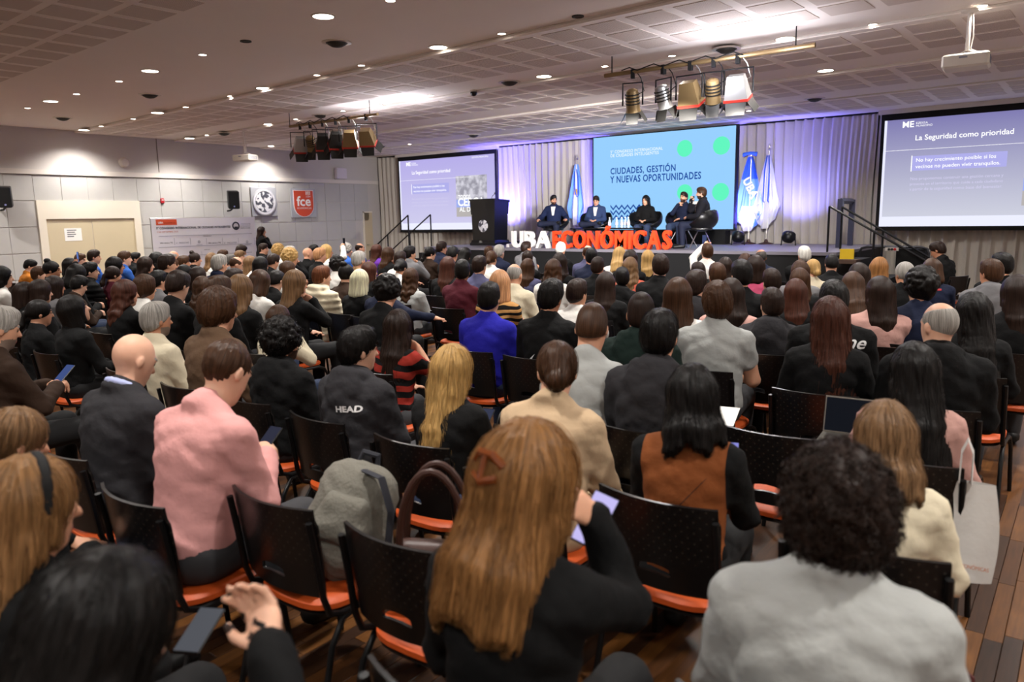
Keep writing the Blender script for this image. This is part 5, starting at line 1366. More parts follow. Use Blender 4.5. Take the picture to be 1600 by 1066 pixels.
AUD = '''
2 416 3 3.57 long black plain white
46 405 5 5.56 short black plain mustard
60 416 4 4.59 short brown plain white
80 407 4 4.59 topbun black plain black
109 403 5 5.56 bob black plain black
125 396 6 6.53 short brown plain grey
146 390 6 6.53 short darkbrown plain blue beard
139 409 4 4.73 short black puffer black glasses
118 413 4 4.23 bob black plain black
179 401 5 5.27 bob black plain navy glasses
194 392 6 6.53 short brown plain blue
211 394 7 7.49 short black hood black
176 415 4 4.98 ponytail darkbrown plain maroon
227 401 5 5.84 long darkbrown plain black
245 394 6 6.12 long black plain black
271 391 7 7.49 balding grey plain grey
260 397 5 5.34 short darkbrown plain black
286 399 6 6.93 short brown plain black
304 394 7 7.49 topbun darkbrown plain black
269 403 6 6.65 bob brown plain grey
288 414 5 5.77 long black plain black
309 417 5 5.28 bob darkbrown plain black
246 422 4 4.59 short black plain grey
276 422 3 3.63 short darkbrown plain black beard
225 430 3 3.84 medium brown plain white
195 437 3 3.46 wavylong auburn plain black
316 432 4 4.63 wavylong brown plain black
339 450 2 2.67 medium brown collar corduroy
375 429 3 3.83 long lightbrown plain black
340 430 3 3.40 short brown plain black
331 395 7 7.88 long lightbrown plain white
348 390 8 8.48 short brown plain black
342 397 5 5.79 short grey suit navy
376 382 9 9.42 short darkbrown plain black
374 391 8 8.95 short lightbrown plain white
368 400 6 6.57 balding brown plain black
359 397 7 7.70 short darkgrey plain grey
391 400 7 7.49 long lightbrown plain white
364 419 4 4.59 short darkbrown plain black
122 430 3 4.13 short black plain brown
84 431 3 3.69 bob darkbrown plain grey
62 437 3 3.25 long darkbrown plain black
38 441 3 3.13 bob darkbrown plain black
60 467 2 2.67 ponytail black plain black
114 460 2 2.67 bob black plain black
242 471 2 2.67 short grey collar cream
205 517 1 1.70 bald grey suit charcoal
350 526 1 1.70 balding brown collar pink
-5 478 1 1.70 short grey plain brown
407 401 6 6.59 long black plain grey
426 396 7 7.49 short darkbrown plain black
411 380 10 10.38 short darkbrown plain black
435 382 9 9.42 curly blonde plain white
453 389 7 7.49 curly blonde plain white
452 384 8 8.46 short grey plain black
481 386 9 9.42 bald grey plain black
499 387 8 8.46 short strawberry plain black
510 382 9 9.42 long blonde plain white
490 382 10 10.38 short black plain black
541 381 10 10.38 curly grey plain blue
562 379 11 11.35 balding darkbrown plain blue
560 392 7 7.49 short grey plain tan
527 401 7 7.49 curly black plain white
541 412 6 6.16 topbun black plain brown
577 409 6 6.80 bob auburn plain black
589 382 10 10.38 long auburn plain purple
607 386 9 9.42 long brown plain black
625 392 8 8.46 short darkbrown plain white
640 384 9 9.42 short black suit grey
672 385 10 10.38 ponytail black plain brown
690 377 11 11.35 short darkbrown suit navy
626 404 7 7.60 bun black plain white
600 424 5 5.53 balding darkgrey plain navy
604 432 4 4.59 curly black plain black
562 421 5 5.59 bob platinum plain black
642 419 6 6.53 wavylong brown plain lightgrey
700 401 7 7.49 long auburn plain black
502 415 5 5.54 short redbrown puffer cream
431 422 5 5.56 short black plain black
461 422 4 4.62 long lightbrown plain black
450 408 6 6.53 bob brown plain white
405 422 4 4.59 bob brown hood white
435 477 3 3.63 long brown plain cream
440 500 2 2.67 curly black hood black
559 509 2 2.67 short black hood charcoal
622 484 3 3.63 long darkbrown plain red
707 539 2 2.67 long blonde plain black
707 384 9 9.42 short black plain black
727 387 10 10.38 bob black plain black
764 384 11 11.35 short brown plain brown
780 382 10 10.38 short grey suit navy
768 391 9 9.42 bun brown plain white
749 399 7 7.49 short darkbrown plain slate
722 405 6 6.53 short black collar maroon
822 377 12 12.31 short darkbrown suit grey
824 391 9 9.42 short darkbrown plain black
825 404 8 8.46 long brown plain slate
876 378 11 11.35 short white suit black
874 395 8 8.46 long darkbrown plain black
865 405 7 7.49 wavylong brown plain white
919 382 10 10.38 balding brown plain slate
924 387 9 9.42 short black plain navy
934 401 8 8.46 short darkbrown collar black
968 386 10 10.38 long blonde plain white
985 390 9 9.42 bob darkbrown plain black
985 402 8 8.46 wavylong lightbrown plain coral
804 410 6 6.53 balding grey collar cream
781 422 5 5.56 bob strawberry plain stripe
764 440 4 4.59 short black plain royal
860 435 4 4.59 short black plain black
902 435 5 5.56 short darkbrown plain white
925 472 3 3.45 short brown plain lightgrey
972 417 7 7.49 short black hood black
947 425 6 6.53 long darkbrown plain black
1002 455 4 4.16 short darkbrown hood green
870 531 2 2.67 bun brown suit beige
1012 391 10 10.38 long blonde plain black
1032 396 7 7.49 short darkbrown collar black
1105 380 11 11.35 short brown plain white
1091 409 8 8.46 short darkbrown plain black
1121 410 7 7.49 short brown plain black
1133 402 9 9.42 long darkbrown plain black
1159 405 6 6.68 short black plain black
1164 396 10 10.38 bob brown plain black
1180 399 8 8.46 bob darkbrown plain magenta
1189 388 11 11.35 balding darkgrey suit navy
1257 384 11 11.35 short white suit black
1270 404 9 9.57 bun blonde plain cream
1250 407 8 8.77 bob brown plain grey
1249 419 7 7.99 long brown plain black
1206 419 7 7.34 short darkbrown plain black
1243 436 6 6.69 long auburn plain black
1088 421 6 6.03 short darkbrown hood charcoal
1060 434 5 5.08 long brown plain white
1142 435 5 5.83 long darkbrown plain rose
1121 441 4 4.87 medium brown plain lightgrey
1207 449 5 5.61 short darkbrown hood charcoal
1031 482 3 3.39 short black hood charcoal
1082 570 2 2.67 bob black plain vest
1300 397 10 10.38 short black plain black
1342 411 8 8.19 long darkbrown plain black
1375 402 9 9.42 long ginger plain black
1414 408 8 8.72 ponytail grey plain black
1457 404 9 9.52 bob brown plain navy
1440 420 6 6.53 curly black plain navy
1567 394 9 9.42 short black plain black
1550 404 8 8.46 short brown hood grey
1590 430 6 6.53 long darkbrown plain black
1333 425 7 7.39 long brown plain white
1304 437 5 5.25 short black plain black
1375 432 6 6.35 long darkbrown plain rose
1297 464 4 4.59 long auburn plain black
1470 468 4 4.59 balding grey hood black
1522 457 5 5.56 long black plain black
1430 536 3 3.63 long black plain rose
1385 628 2 2.67 bob lightbrown plain cream
1310 706 1 1.70 curly darkbrown suit lightgrey
825 675 1 1.40 long redblonde plain black
20 635 0 0.96 bun lightbrown plain black
40 715 0 0.68 long honey plain black
150 870 0 0.50 long black plain black
'''
ROWY = [0.72]+[1.70+.965*k for k in range(13)]
# close people: pose of their own.  key = table position
NEAR = {
 '825 675': dict(hs='halfup', L=.235, Y=1.40, hscale=1.16, lean=6, pitch=14, dyaw=-34, arms=('lap', 'face'), hunch=1, hf=1, st=1500, wid=.92),
 '1310 706': dict(hscale=.94, hs='bigcurly', lean=8, pitch=8, wid=1.06, st=3200, curl=1.7, dyaw=4),
 '1385 628': dict(hs='long', L=.17, lean=8, pitch=14, wid=.9, st=500, dyaw=-12),
 '1082 570': dict(hs='long', L=.155, lean=8, pitch=12, wid=.94, arms=('phone', 'phone'), st=600),
 '870 531': dict(hs='bun', lean=12, pitch=14, wid=.95, arms=('phone', 'phone'), st=300, dyaw=6, tr='beige'),
 '707 539': dict(hs='long', L=.52, dyaw=-24, lean=10, pitch=8, wid=.9, arms=('phone', 'phone'), st=900, skin='light'),
 '559 509': dict(hs='short', lean=8, pitch=4, dyaw=-38, hf=0, st=400),
 '440 500': dict(hs='curly', lean=6, pitch=4, dyaw=-28, beard=1, st=500, curl=1.2),
 '350 526': dict(hs='receding', lean=14, pitch=34, dyaw=-8, arms=('phone', 'phone'), hf=1, hunch=1, skin='fair'),
 '205 517': dict(hs=None, lean=10, pitch=26, dyaw=-14, arms=('lap', 'lap'), wid=1.06, skin='fair'),
 '-5 478': dict(hs='short', lean=4, pitch=14, dyaw=-18, beard=1, arms=('phone', 'phone'), hf=1, skin='light'),
 '242 471': dict(hs='short', lean=4, pitch=2, dyaw=-14, beard=1, wid=1.05, tr='jeans'),
 '622 484': dict(hs='long', L=.36, lean=8, pitch=6, wid=.9, st=500, arms=('lap', 'chin'), short=1, skin='light'),
 '1430 536': dict(hs='long', L=.42, lean=10, pitch=12, wid=.9, st=500, dyaw=-6),
 '1470 468': dict(hs='balding', lean=6, pitch=6, wid=1.1, skin='fair', dyaw=8),
 '1522 457': dict(hs='long', L=.40, lean=6, pitch=8, wid=.9, dyaw=-6),
 '1297 464': dict(hs='long', L=.42, lean=6, pitch=4, wid=.92, st=400),
 '925 472': dict(hs='fade', lean=10, pitch=30, dyaw=-6, skin='light'),
 '1031 482': dict(hs='short', lean=6, pitch=8, st=300, dyaw=-14),
 '1002 455': dict(hs='fade', lean=6, pitch=4, dyaw=-4),
 '764 440': dict(hs='short', lean=6, pitch=4, wid=1.05, dyaw=-4),
 '860 435': dict(hs='short', lean=6, pitch=6, roll=8, dyaw=-16),
 '1121 441': dict(hs='medium', lean=6, pitch=6, wid=1.08, short=1, skin='light'),
 '1207 449': dict(hs='short', lean=6, pitch=4),
 '339 450': dict(hs='medium', lean=6, pitch=8, dyaw=-22),
 '114 460': dict(hs='bob', lean=2, pitch=-16, dyaw=-20, arms=('lap', 'lap'), wid=.92),
 '60 467': dict(hs='ponytail', lean=6, pitch=6, dyaw=-14, wid=.9, glasses=1),
 '20 635': dict(hs='bun', lean=8, pitch=18, dyaw=-20, wid=.9, st=400, Y=.96),
 '40 715': dict(hs='long', L=.34, lean=8, pitch=8, dyaw=-28, wid=.9, st=900, Y=.68, band=1),
 '150 870': dict(hs='long', L=.30, lean=16, pitch=26, dyaw=-22, hunch=1, wid=.92, arms=('phone', 'phoneup'), hf=1, st=900, Y=.50, tr='jeans', skin='fair'),
 '502 415': dict(hs='short', lean=4, pitch=2, dyaw=-20, skin='fair'),
 '562 421': dict(hs='bob', lean=6, pitch=8, wid=.92, dyaw=4),
 '600 424': dict(hs='balding', lean=6, pitch=6, arms=('lap', 'out'), dyaw=-8),
 '604 432': dict(hs='curly', lean=12, pitch=24, dyaw=-20, arms=('lap', 'phone')),
 '1105 380': dict(hs='short', lean=2, pitch=-6, arms=('raise', 'chin')),
 '510 382': dict(hs='long', lean=4, pitch=0, arms=('lap', 'raise'), wid=.9),
 '80 407': dict(hs='topbun', lean=4, pitch=4, dyaw=-14, arms=('lap', 'raise'), wid=.9),
 '1304 437': dict(hs='short', lean=8, pitch=6, wid=1.1, dyaw=-10),
 '435 477': dict(hs='wavylong', L=.3, lean=10, pitch=6, arms=('lap', 'chin'), wid=.9),
}
STYN = {'long': 'long {} hair', 'wavylong': 'long wavy {} hair', 'curlylong': 'long curly {} hair', 'short': 'short {} hair', 'fade': 'cropped {} hair', 'medium': 'shaggy {} hair', 'bob': '{} bob hair', 'curly': 'curly {} hair', 'bun': '{} hair in a low bun', 'topbun': '{} hair in a top knot', 'ponytail': '{} ponytail', 'balding': 'thinning {} hair', 'bald': 'bald head'}
GARN = {'plain': '{} top', 'hood': '{} hoodie', 'suit': '{} jacket', 'collar': '{} collared shirt', 'puffer': '{} puffer jacket'}
def where(px):
    for lim, s_ in ((232, 'below the beige double doors'), (398, 'below the sponsor banner'), (452, 'below the round wall seal'), (500, 'below the orange shield sign'), (600, 'left of the stage steps'), (728, 'below the left screen'), (790, 'below the lectern'), (862, 'below the white letters'), (955, 'below first orange letters'), (1052, 'below last orange letters'), (1150, 'below the LED wall'), (1230, 'below the two flags'), (1300, 'right of the flags'), (1372, 'below the platform lift'), (1480, 'below the right screen')):
        if px < lim: return s_
    return 'at the right edge'
rowword = ['first', 'second', 'third', 'fourth', 'fifth', 'sixth', 'seventh', 'eighth', 'ninth', 'tenth', 'eleventh', 'twelfth', 'thirteenth', 'fourteenth']
used_labels = {}
def person_label(px, row, hs, hc, ts, tc, extra=''):
    a = STYN[hs].format(HAIRN.get(hc, hc)); g = GARN[ts].format(TOPN.get(tc, tc))
    if tc == 'vest': g = 'brown vest over black sleeves'
    n = 14-row
    base = f'person, {a}, {g}'
    c = [f'{base}, {where(px)}', f'{base}, {rowword[n-1]} row, {where(px)}']
    return c
PANEL = Vector((-9.0, 16.2, 0))
recs = []
for line in AUD.strip().split('\n'):
    f_ = line.split(); px, ty, row = float(f_[0]), float(f_[1]), int(f_[2]); recs.append((px, ty, row, f_[4], f_[5], f_[6], f_[7], [f_[3]]+f_[8:], f'{f_[0]} {f_[1]}'))
cnt_ = {}
for r in recs:
    for l in person_label(r[0], r[2], r[3], r[4], r[5], r[6]): cnt_[l] = cnt_.get(l, 0)+1
YAWS = (-34, -14, 6, 26)
def top_z(S): return S['head'][1][2]+.125+.017
persons = {}
sidecount = {}
for px, ty, row, hs, hc, ts, tc, opt, key in recs:
    nz = NEAR.get(key); Y = float(opt[0]); hp = ony(px, ty, Y)
    theta = math.degrees(math.atan2(-(PANEL.x-hp.x), PANEL.y-hp.y)); rj = random.Random(key)
    rz = max(-16, min(16, theta*.35))+rj.uniform(-4, 4); look = theta-rz+rj.uniform(-7, 7)
    labs = person_label(px, row, hs, hc, ts, tc)
    lab = labs[0] if cnt_[labs[0]] == 1 else labs[1]
    grp = None
    if lab in used_labels or cnt_.get(lab, 1) > 1:
        k = sidecount.get(lab, 0); sidecount[lab] = k+1
        lab = lab+(', left' if k == 0 else ', right' if k == 1 else ', middle')
    used_labels[lab] = 1
    sk = rj.choice(('fair', 'light', 'light', 'tan')) if tc != 'maroon' or ts != 'collar' else 'brown'
    trc = rj.choice(('black', 'black', 'jeans', 'grey'))
    fine = nz is not None
    if fine:
        sk = nz.get('skin', sk); trc = nz.get('tr', trc); beard = bool(nz.get('beard'))
        rz = max(-16, min(16, theta*.35)); look = theta-rz+nz.get('dyaw', 0)
        S = skeleton(lean=nz['lean'], yaw=max(-60, min(60, look)), pitch=nz['pitch'], roll=nz.get('roll', 0), arms=nz.get('arms', ('lap', 'lap')), wid=nz.get('wid', 1.0), hunch=nz.get('hunch', 0))
        body = body_mesh(S, .028, .0085 if hp.length < 6 else .0105, bool(nz.get('hf')), beard); top = top_mesh(S, ts, .0155 if hp.length < 6 else .02, bool(nz.get('short'))); tr_ = trousers_mesh(S, .028); sh_ = shoes_mesh(S, .02)
        st = None; hm = None
        if nz['hs']:
            step = .0068 if hp.length < 6 else .009
            hm, hv = hair_mesh(nz['hs'], nz.get('L', .3), int(px) % 7, step)
            if nz.get('st'):
                co = np.empty(len(hm.vertices)*3, f32); hm.vertices.foreach_get('co', co)
                st = strands_mesh(hv, co.reshape(-1, 3), int(nz['st']*.6), 9, .015 if not nz.get('curl') else .008, lift=.008 if not nz.get('curl') else .02, curl=nz.get('curl', 0), width=.0012 if not nz.get('curl') else .0019)
    else:
        kind = 'n'
        if rj.random() < .10: kind = 'd'
        elif rj.random() < .07: kind = 'c'
        yw = min(YAWS, key=lambda q: abs(q-look))
        if kind == 'd': t = template('down%d' % (yw > 0), lean=9, yaw=-14 if yw < 0 else 12, pitch=24, arms=('phone', 'phone'))
        elif kind == 'c': t = template('chin', lean=8, yaw=-14, pitch=4, arms=('lap', 'chin'))
        else: t = template(yw, lean=5, yaw=yw, pitch=4, arms=('lap', 'lap') if yw in (-34, 6) else ('cross', 'cross'))
        S = t['S']; body, top, tr_, sh_ = t['body'], topof(t, ts), t['tr'], t['sh']; st = None
        hm = hair_mesh(hs if hs != 'bald' else 'balding', .30 if hs != 'long' else rj.choice((.26, .34)), rj.choice((0, 1)), .0095)[0]
        if hs == 'bald': hm = None
    sc = hp.z/top_z(S); sc = max(.88, min(1.13, sc))
    h = S['head'][1]; R2 = Matrix.Rotation(math.radians(rz), 3, 'Z'); off = R2 @ Vector((h[0]*sc, h[1]*sc, 0))
    # keep the head on its line of sight at the height this body really has
    zt = top_z(S)*sc; q = onz(px, ty, zt) if abs(zt-hp.z) > .004 else hp
    if abs(q.y-hp.y) > .25: q = hp
    loc = Vector((q.x, q.y, 0))-off
    o, Mh, ho = person(loc, math.radians(rz), sc, S, body, top, tr_, sh_, hm, hc, tc, sk, lab, trc, group='seated audience members', strands=st)
    if nz and nz.get('hscale') and ho: ho.matrix_local = Mh @ Matrix.Scale(nz['hscale'], 4)
    persons[key] = (o, S, sc, top, Mh, ho)
    if (nz or {}).get('glasses') or 'glasses' in opt: glasses(o, Mh)
    if (nz or {}).get('band'):
        b = MB().tube([(.092*math.cos(a), -.01+.015, .028+.118*math.sin(a)) for a in [PI*k/16-.15 for k in range(17)]]+[], .016, 6, flat=.6); g = b.build('headband', M_blackmatte, o, True); g.matrix_local = Mh
    chair(loc.x, loc.y-.0, math.radians(rj.uniform(-3, 3)), ('chair of '+lab) if len(lab.split()) < 15 else 'chair of '+lab.replace('person, ', '', 1))
bpy.context.view_layer.update()
def wpt(key, local):
    o = persons[key][0]; return o.matrix_world @ Vector(local)

# ------------------------------------------------------------------ prints on clothes
M_print = mat('print_white', '#dcdcdc', .7)
b = bvh_of(persons['559 509'][3]); decal_text(persons['559 509'][0], b, 'HEAD', .075, .905, .15, M_print, .05, offset=.004, height=.035)
b = bvh_of(persons['1002 455'][3]); decal_text(persons['1002 455'][0], b, 'tatatas', .02, .80, .2, M_print, .05, shear=.5)
p = persons['860 435']; b = bvh_of(p[3])
for k, (x0, z0, x1, z1, w_) in enumerate(((-.10, .66, -.03, .82, .02), (-.05, .60, .0, .80, .016), (-.12, .60, -.09, .74, .014), (.03, .74, .07, .80, .012))):
    patch(p[0], b, 'print', lambda u, v: (x0+(x1-x0)*v-.03*math.sin(PI*v)+(u-.5)*w_*(1-abs(2*v-1))*2, z0+(z1-z0)*v), M_print, -1, 2, 10)
# the man with the printed T-shirt and the woman with a strap
def unique_top(key, ts=None):
    return bvh_of(persons[key][3])
b = unique_top('1304 437'); decal_text(persons['1304 437'][0], b, 'line', .125, .965, .16, M_print, -.12, offset=.0015, shear=.25)
p = persons['1082 570']; b = bvh_of(p[3])
patch(p[0], b, 'bag_strap', lambda u, v: (-.15+.25*v+(u-.5)*.02, .62+.30*v+(u-.5)*.02), M_blackmatte, -1, 2, 14, .006)
p = persons['1457 404']; b = bvh_of(p[3]); patch(p[0], b, 'red_collar_trim', lambda u, v: (-.09+.18*u, .985+.02*v), mat('trim_red', '#a8202c', .7), -1, 8, 2)
M_lb = mat('shirt_lightblue', '#aab3dc', .8); M_ws = mat('shirt_white', '#dedbd6', .8)
def collar_ring(key, m, r=.015):
    o, S = persons[key][0], persons[key][1]; pr = ring(S, .068, .064, -.010, .566, .026, r)
    lo, hi = bounds(pr, .03); v = Vol(*[axis(lo[i], hi[i], .007) for i in range(3)])
    for q in pr: v.add(q)
    V, Q = v.mesh(); me = np_mesh('shirt_collar', V, Q); inst('shirt_collar', me, o, mats=[m])
collar_ring('205 517', M_lb)
# claw clip in the reddish hair
o = persons['825 675'][5]; cm = mat('clip_amber', '#6e3510', .25, coat=.4)
cl_ = MB().tube([(-.035, -.128, .055), (-.015, -.142, .075), (.015, -.142, .075), (.035, -.128, .055)], .009, 6); cl_.tube([(-.03, -.135, .03), (0, -.148, .02), (.03, -.135, .03)], .009, 6); cl_.tube([(0, -.142, .075), (0, -.148, .02)], .008, 6)
cl_.build('hair_clip', cm, o, True)
# hands' phones
def phone_in(key, dx, dy, dz, rx, rz, label, scr='#8f8fe0', e=.9):
    o, S = persons[key][0], persons[key][1]; wl_, wr_ = S['arms'][0][3], S['arms'][1][3]; m_ = (wl_+wr_)/2+np.array((dx, dy, dz))
    return phone_at(o.matrix_world @ Vector(m_), (rx, 0, o.rotation_euler.z+rz), label, scr, e)
phone_in('350 526', 0, .07, .035, -.9, 0, 'dark phone held by the man in the pink shirt', '#20284a', .5)
phone_in('-5 478', 0, .08, .06, -.9, .2, 'phone held by the bearded person at the left edge', '#3f5aa0', .6)
phone_in('870 531', 0, .08, .04, -.9, 0, 'phone held by the person in the beige blazer', '#303a60', .5)
phone_in('1082 570', .1, .09, .06, -.8, .2, 'lit phone held by the person in the brown vest')
phone_in('707 539', 0, .09, .05, -.9, 0, 'phone held by the person with very long blonde hair', '#303a60', .5)
def phone_px(px, py, Y, rot, label, scr='#8f8fe0', e=.9): return phone_at(ony(px, py, Y), rot, label, scr, e)
phone_at(ony(930, 812, 1.62), (-.75, .25, .1), 'lit phone held by the person with the amber hair clip', '#c6bdf5', 1.0)
phone_at(ony(312, 985, .95), (-1.25, .0, .5), 'phone held close by the dark haired person in the corner', '#70747f', .4)
p = persons['1105 380']; phone_at(p[0].matrix_world @ Vector(p[1]['arms'][0][3]+np.array((.0, .05, .1))), (0, 0, p[0].rotation_euler.z), 'phone raised by the person in white near the stage', '#4a5a90', .6)
for k_, lb, sc_, e_ in (('510 382', 'dark phone raised among the heads left of the stage steps', '#1c2236', .3), ('80 407', 'lit phone raised below the beige double doors', '#6a8ad8', .7)):
    p = persons[k_]; phone_at(p[0].matrix_world @ Vector(p[1]['arms'][1][3]+np.array((-.03, .05, .09))), (0, 0, p[0].rotation_euler.z), lb, sc_, e_)

# ------------------------------------------------------------------ people on stage
def bucket(name, loc, rz, label, legs=True):
    o = empty(name, loc, rz); tag(o, label, 'chair', 'black panel chairs')
    v = Vol(axis(-.45, .45, .02), axis(-.45, .45, .02), axis(.25, .95, .02))
    v.add(ell((0, 0, .66), (.40, .36, .30), 0)); v.sub(ell((0, .05, .72), (.365, .36, .30), 0), 0, .02)
    v.sub(cone((-.5, .42, .95), (.5, .42, .95), .42, .42), 0, .04); v.clip((0, 0, 1), .90, .03)
    V, Q = v.mesh(); me = np_mesh('shell', V, Q); inst('shell', me, o, mats=[mat('leather_black', '#0e0e10', .35, coat=.15)])
    inst('cushion', pad_mesh(.47, .08, .25, .24, mat('leather_black', '#0e0e10', .35)), o)
    for sx in (-1, 1):
        for sy in (-1, 1): MB().tube([(sx*.1, sy*.08, .37), (sx*.25, sy*.24, .0)], .012, 8).build('leg', M_chrome, o, True)
    return o
def stage_person(px, ty, Y, rz, kw, hs, hc, ts, tc, sk, label, trc, beard=False, shirt=None, L=.3, wid=1.0, scmin=.85, z0=SZ, chair_label=None, floor_chair=False):
    hp = ony(px, ty, Y); S = skeleton(**kw); body = body_mesh(S, .022, .0085, False, beard); top = top_mesh(S, ts, .017)
    sc = (hp.z-z0)/top_z(S); sc = max(scmin, min(1.12, sc)); h = S['head'][1]
    off = Matrix.Rotation(rz, 3, 'Z') @ Vector((h[0]*sc, h[1]*sc, 0)); loc = Vector((hp.x, hp.y, z0))-off
    hm = hair_mesh(hs, L, 1, .0085)[0]
    o, Mh, ho = person(loc, rz, sc, S, body, top, trousers_mesh(S, .024), shoes_mesh(S, .018), hm, hc, tc, sk, label, trc)
    if shirt: b = bvh_of(top); zt_ = S['neck'][2]; patch(o, b, 'shirt_front', lambda u, v: ((u-.5)*(.05+.07*v), zt_-.25+.23*v), shirt, 1)
    return o, S, sc, loc
def on_chair(r, lab, kind='bucket', rz=None):
    o, S, sc, loc = r; return bucket('panel_chair', loc, o.rotation_euler.z if rz is None else rz, lab)
P_ = PI
TOPC.update({'suitnavy': '#1c2646', 'suitblue': '#2b3a5e', 'suitdark': '#1b1b22', 'suitgrey': '#55565c'}); TOPN.update({'suitnavy': 'navy'})
r1 = stage_person(865, 304.5, 15.9, P_+.45, dict(lean=-6, yaw=30, pitch=2, arms=('armrest', 'armrest'), legs='figure4'), 'short', 'black', 'suit', 'suitnavy', 'light', 'person in navy suit and white shirt, leftmost on the panel', 'navy', True, M_ws)
on_chair(r1, 'black bucket chair of the leftmost panel speaker')
r2 = stage_person(931.5, 305.5, 16.0, P_+.30, dict(lean=0, yaw=2, pitch=14, arms=('lap', 'lap'), legs='figure4'), 'short', 'darkbrown', 'suit', 'suitblue', 'light', 'person in blue grey suit, second from left on the panel', 'navy', False, M_ws)
on_chair(r2, 'black bucket chair of the second panel speaker from left')
r3 = stage_person(1009, 305, 16.0, P_+.25, dict(lean=0, yaw=-14, pitch=3, arms=('lap', 'lap'), wid=.9), 'long', 'black', 'suit', 'black', 'light', 'person with long black hair, black jacket and jeans on the panel', 'jeans', L=.3)
on_chair(r3, 'black bucket chair of the long haired panel speaker')
r4 = stage_person(1068.5, 299.5, 16.0, P_-.05, dict(lean=-4, yaw=-6, pitch=-8, arms=('lap', 'chin'), legs='sit'), 'short', 'darkbrown', 'plain', 'navy', 'light', 'bearded person in dark sweater and jeans with hand at chin on the panel', 'jeans', True)
on_chair(r4, 'black bucket chair of the panel speaker with hand at chin')
r5 = stage_person(1096, 292, 15.55, P_-1.15, dict(lean=2, yaw=-10, pitch=4, arms=('lap', 'mic'), wid=1.06), 'short', 'brown', 'suit', 'suitdark', 'fair', 'person in dark suit speaking into a microphone, rightmost on the panel', 'navy', True, M_ws)
o5, S5, sc5, l5 = r5
ch5 = on_chair(r5, 'black shell chair with chrome legs of the rightmost panel speaker')
bpy.context.view_layer.update()
w_ = S5['arms'][1][3]; hd5 = S5['head'][1]
mp_ = o5.matrix_world @ Vector(w_+np.array((-.02, .05, .03))); mt = o5.matrix_world @ Vector(np.array(hd5)+np.array((0, .15, -.07)))
mo = empty('handheld_microphone', mp_); tag(mo, 'black handheld microphone held by the rightmost panel speaker', 'microphone')
MB().tube([Vector((0, 0, -.06)), (mt-mp_)*.8], [.011, .016], 10).build('handle', M_black, mo, True); MB().lathe([(.018, -.02), (.024, 0), (.02, .02), (.001, .027)], 12, (mt-mp_)*.85).build('grille', M_darkmetal, mo, True)
# the person standing by the banner
hp = onx(408.5, 354, -18.3)
S = skeleton(stand=True, lean=2, yaw=-20, pitch=2, arms=('wcross', 'wchin'), wid=.9); bd = body_mesh(S, .024, .0095, False)
sc = (hp.z)/top_z(S); sc = max(.9, min(1.08, sc)); rz = -.35; h = S['head'][1]; off = Matrix.Rotation(rz, 3, 'Z') @ Vector((h[0]*sc, h[1]*sc, 0))
tpm = top_mesh(S, 'suit', .015); b = bvh_of(tpm)
o, Mh, ho = person(Vector((hp.x, hp.y, 0))-off, rz, sc, S, bd, tpm, trousers_mesh(S, .02), shoes_mesh(S), hair_mesh('long', .3, 1, .0085)[0], 'darkbrown', 'black', 'light', 'person in black blazer standing by the sponsor banner, hand at chin', 'black')
patch(o, b, 'shirt_front', lambda u, v: ((u-.5)*.1, S['neck'][2]-.25+.23*v), M_ws, 1)
# the man in a suit seated sideways below the right screen
rm = stage_person(1466.5, 377, 13.3, 1.15, dict(lean=10, yaw=8, pitch=26, arms=('phone', 'phone'), wid=1.05), 'short', 'darkbrown', 'suit', 'black', 'tan', 'person in dark suit seated sideways below the right screen, head bowed', 'black', False, M_lb, z0=0)
chair(rm[3].x, rm[3].y, 1.15, 'black audience chair turned sideways below the right projection screen')

# ------------------------------------------------------------------ empty chairs and the things on them
chair(-2.33, 1.78, .02, 'empty chair with a grey backpack on its orange seat'); chair(-1.70, 1.80, .04, 'empty chair with a brown handbag on its orange seat')
chair(-1.12, 3.62, 0, 'empty chair in front of the person with shaggy curls'); chair(-.72, 1.76, .03, 'empty chair between the reddish blonde person and the grey jacket') if False else None
def sdf_obj(name, prims, step, m, loc, rz, label=None, cat=None, parent=None, t=0, subs=(), fold=0):
    lo, hi = bounds(prims, .03); v = Vol(*[axis(lo[i], hi[i], step) for i in range(3)])
    for p in prims: v.add(p, t)
    for p in subs: v.sub(p, 0, .01)
    if fold: X, Y, Z = v.grids((slice(None),)*3); v.D += f32(fold)*(np.sin(X*45+5*np.sin(Z*21))*np.sin(Z*38+4*np.sin(Y*30))).astype(f32)
    V, Q = v.mesh(); me = np_mesh(name, V, Q); o = inst(name, me, parent, loc, (0, 0, rz), mats=[m])
    if label: tag(o, label, cat)
    return o
M_bp = mat('backpack_grey', '#6d6a61', .85, bump=.3, bscale=80); M_bpd = mat('backpack_dark', '#23242c', .8)
bp = sdf_obj('backpack', [ell((0, 0, .17), (.15, .12, .20), .03), cone((-.09, 0, .10), (.09, 0, .10), .10, .10, .05), cone((-.07, .02, .28), (.07, .02, .28), .08, .08, .05)], .012, M_bp, (-2.30, 1.80, .452), .5, 'grey fabric backpack slumped on an empty chair', 'backpack', fold=.005)
bp.rotation_euler = (-.2, .25, .5); bp.scale = (1.05, 1.05, 1.2)
sdf_obj('front_pocket', [cone((-.06, -.105, .17), (.06, -.105, .17), .055, .055, .03), cone((-.05, -.105, .24), (.05, -.105, .24), .04, .04, .04)], .01, M_bp, (0, 0, 0), 0, parent=bp, fold=.003)
for s in (-1, 1): MB().tube([(s*.07, .10, .30), (s*.09, .17, .26), (s*.09, .19, .12), (s*.07, .12, .02)], .02, 6, flat=.35).build('shoulder_strap', M_bpd, bp, True)
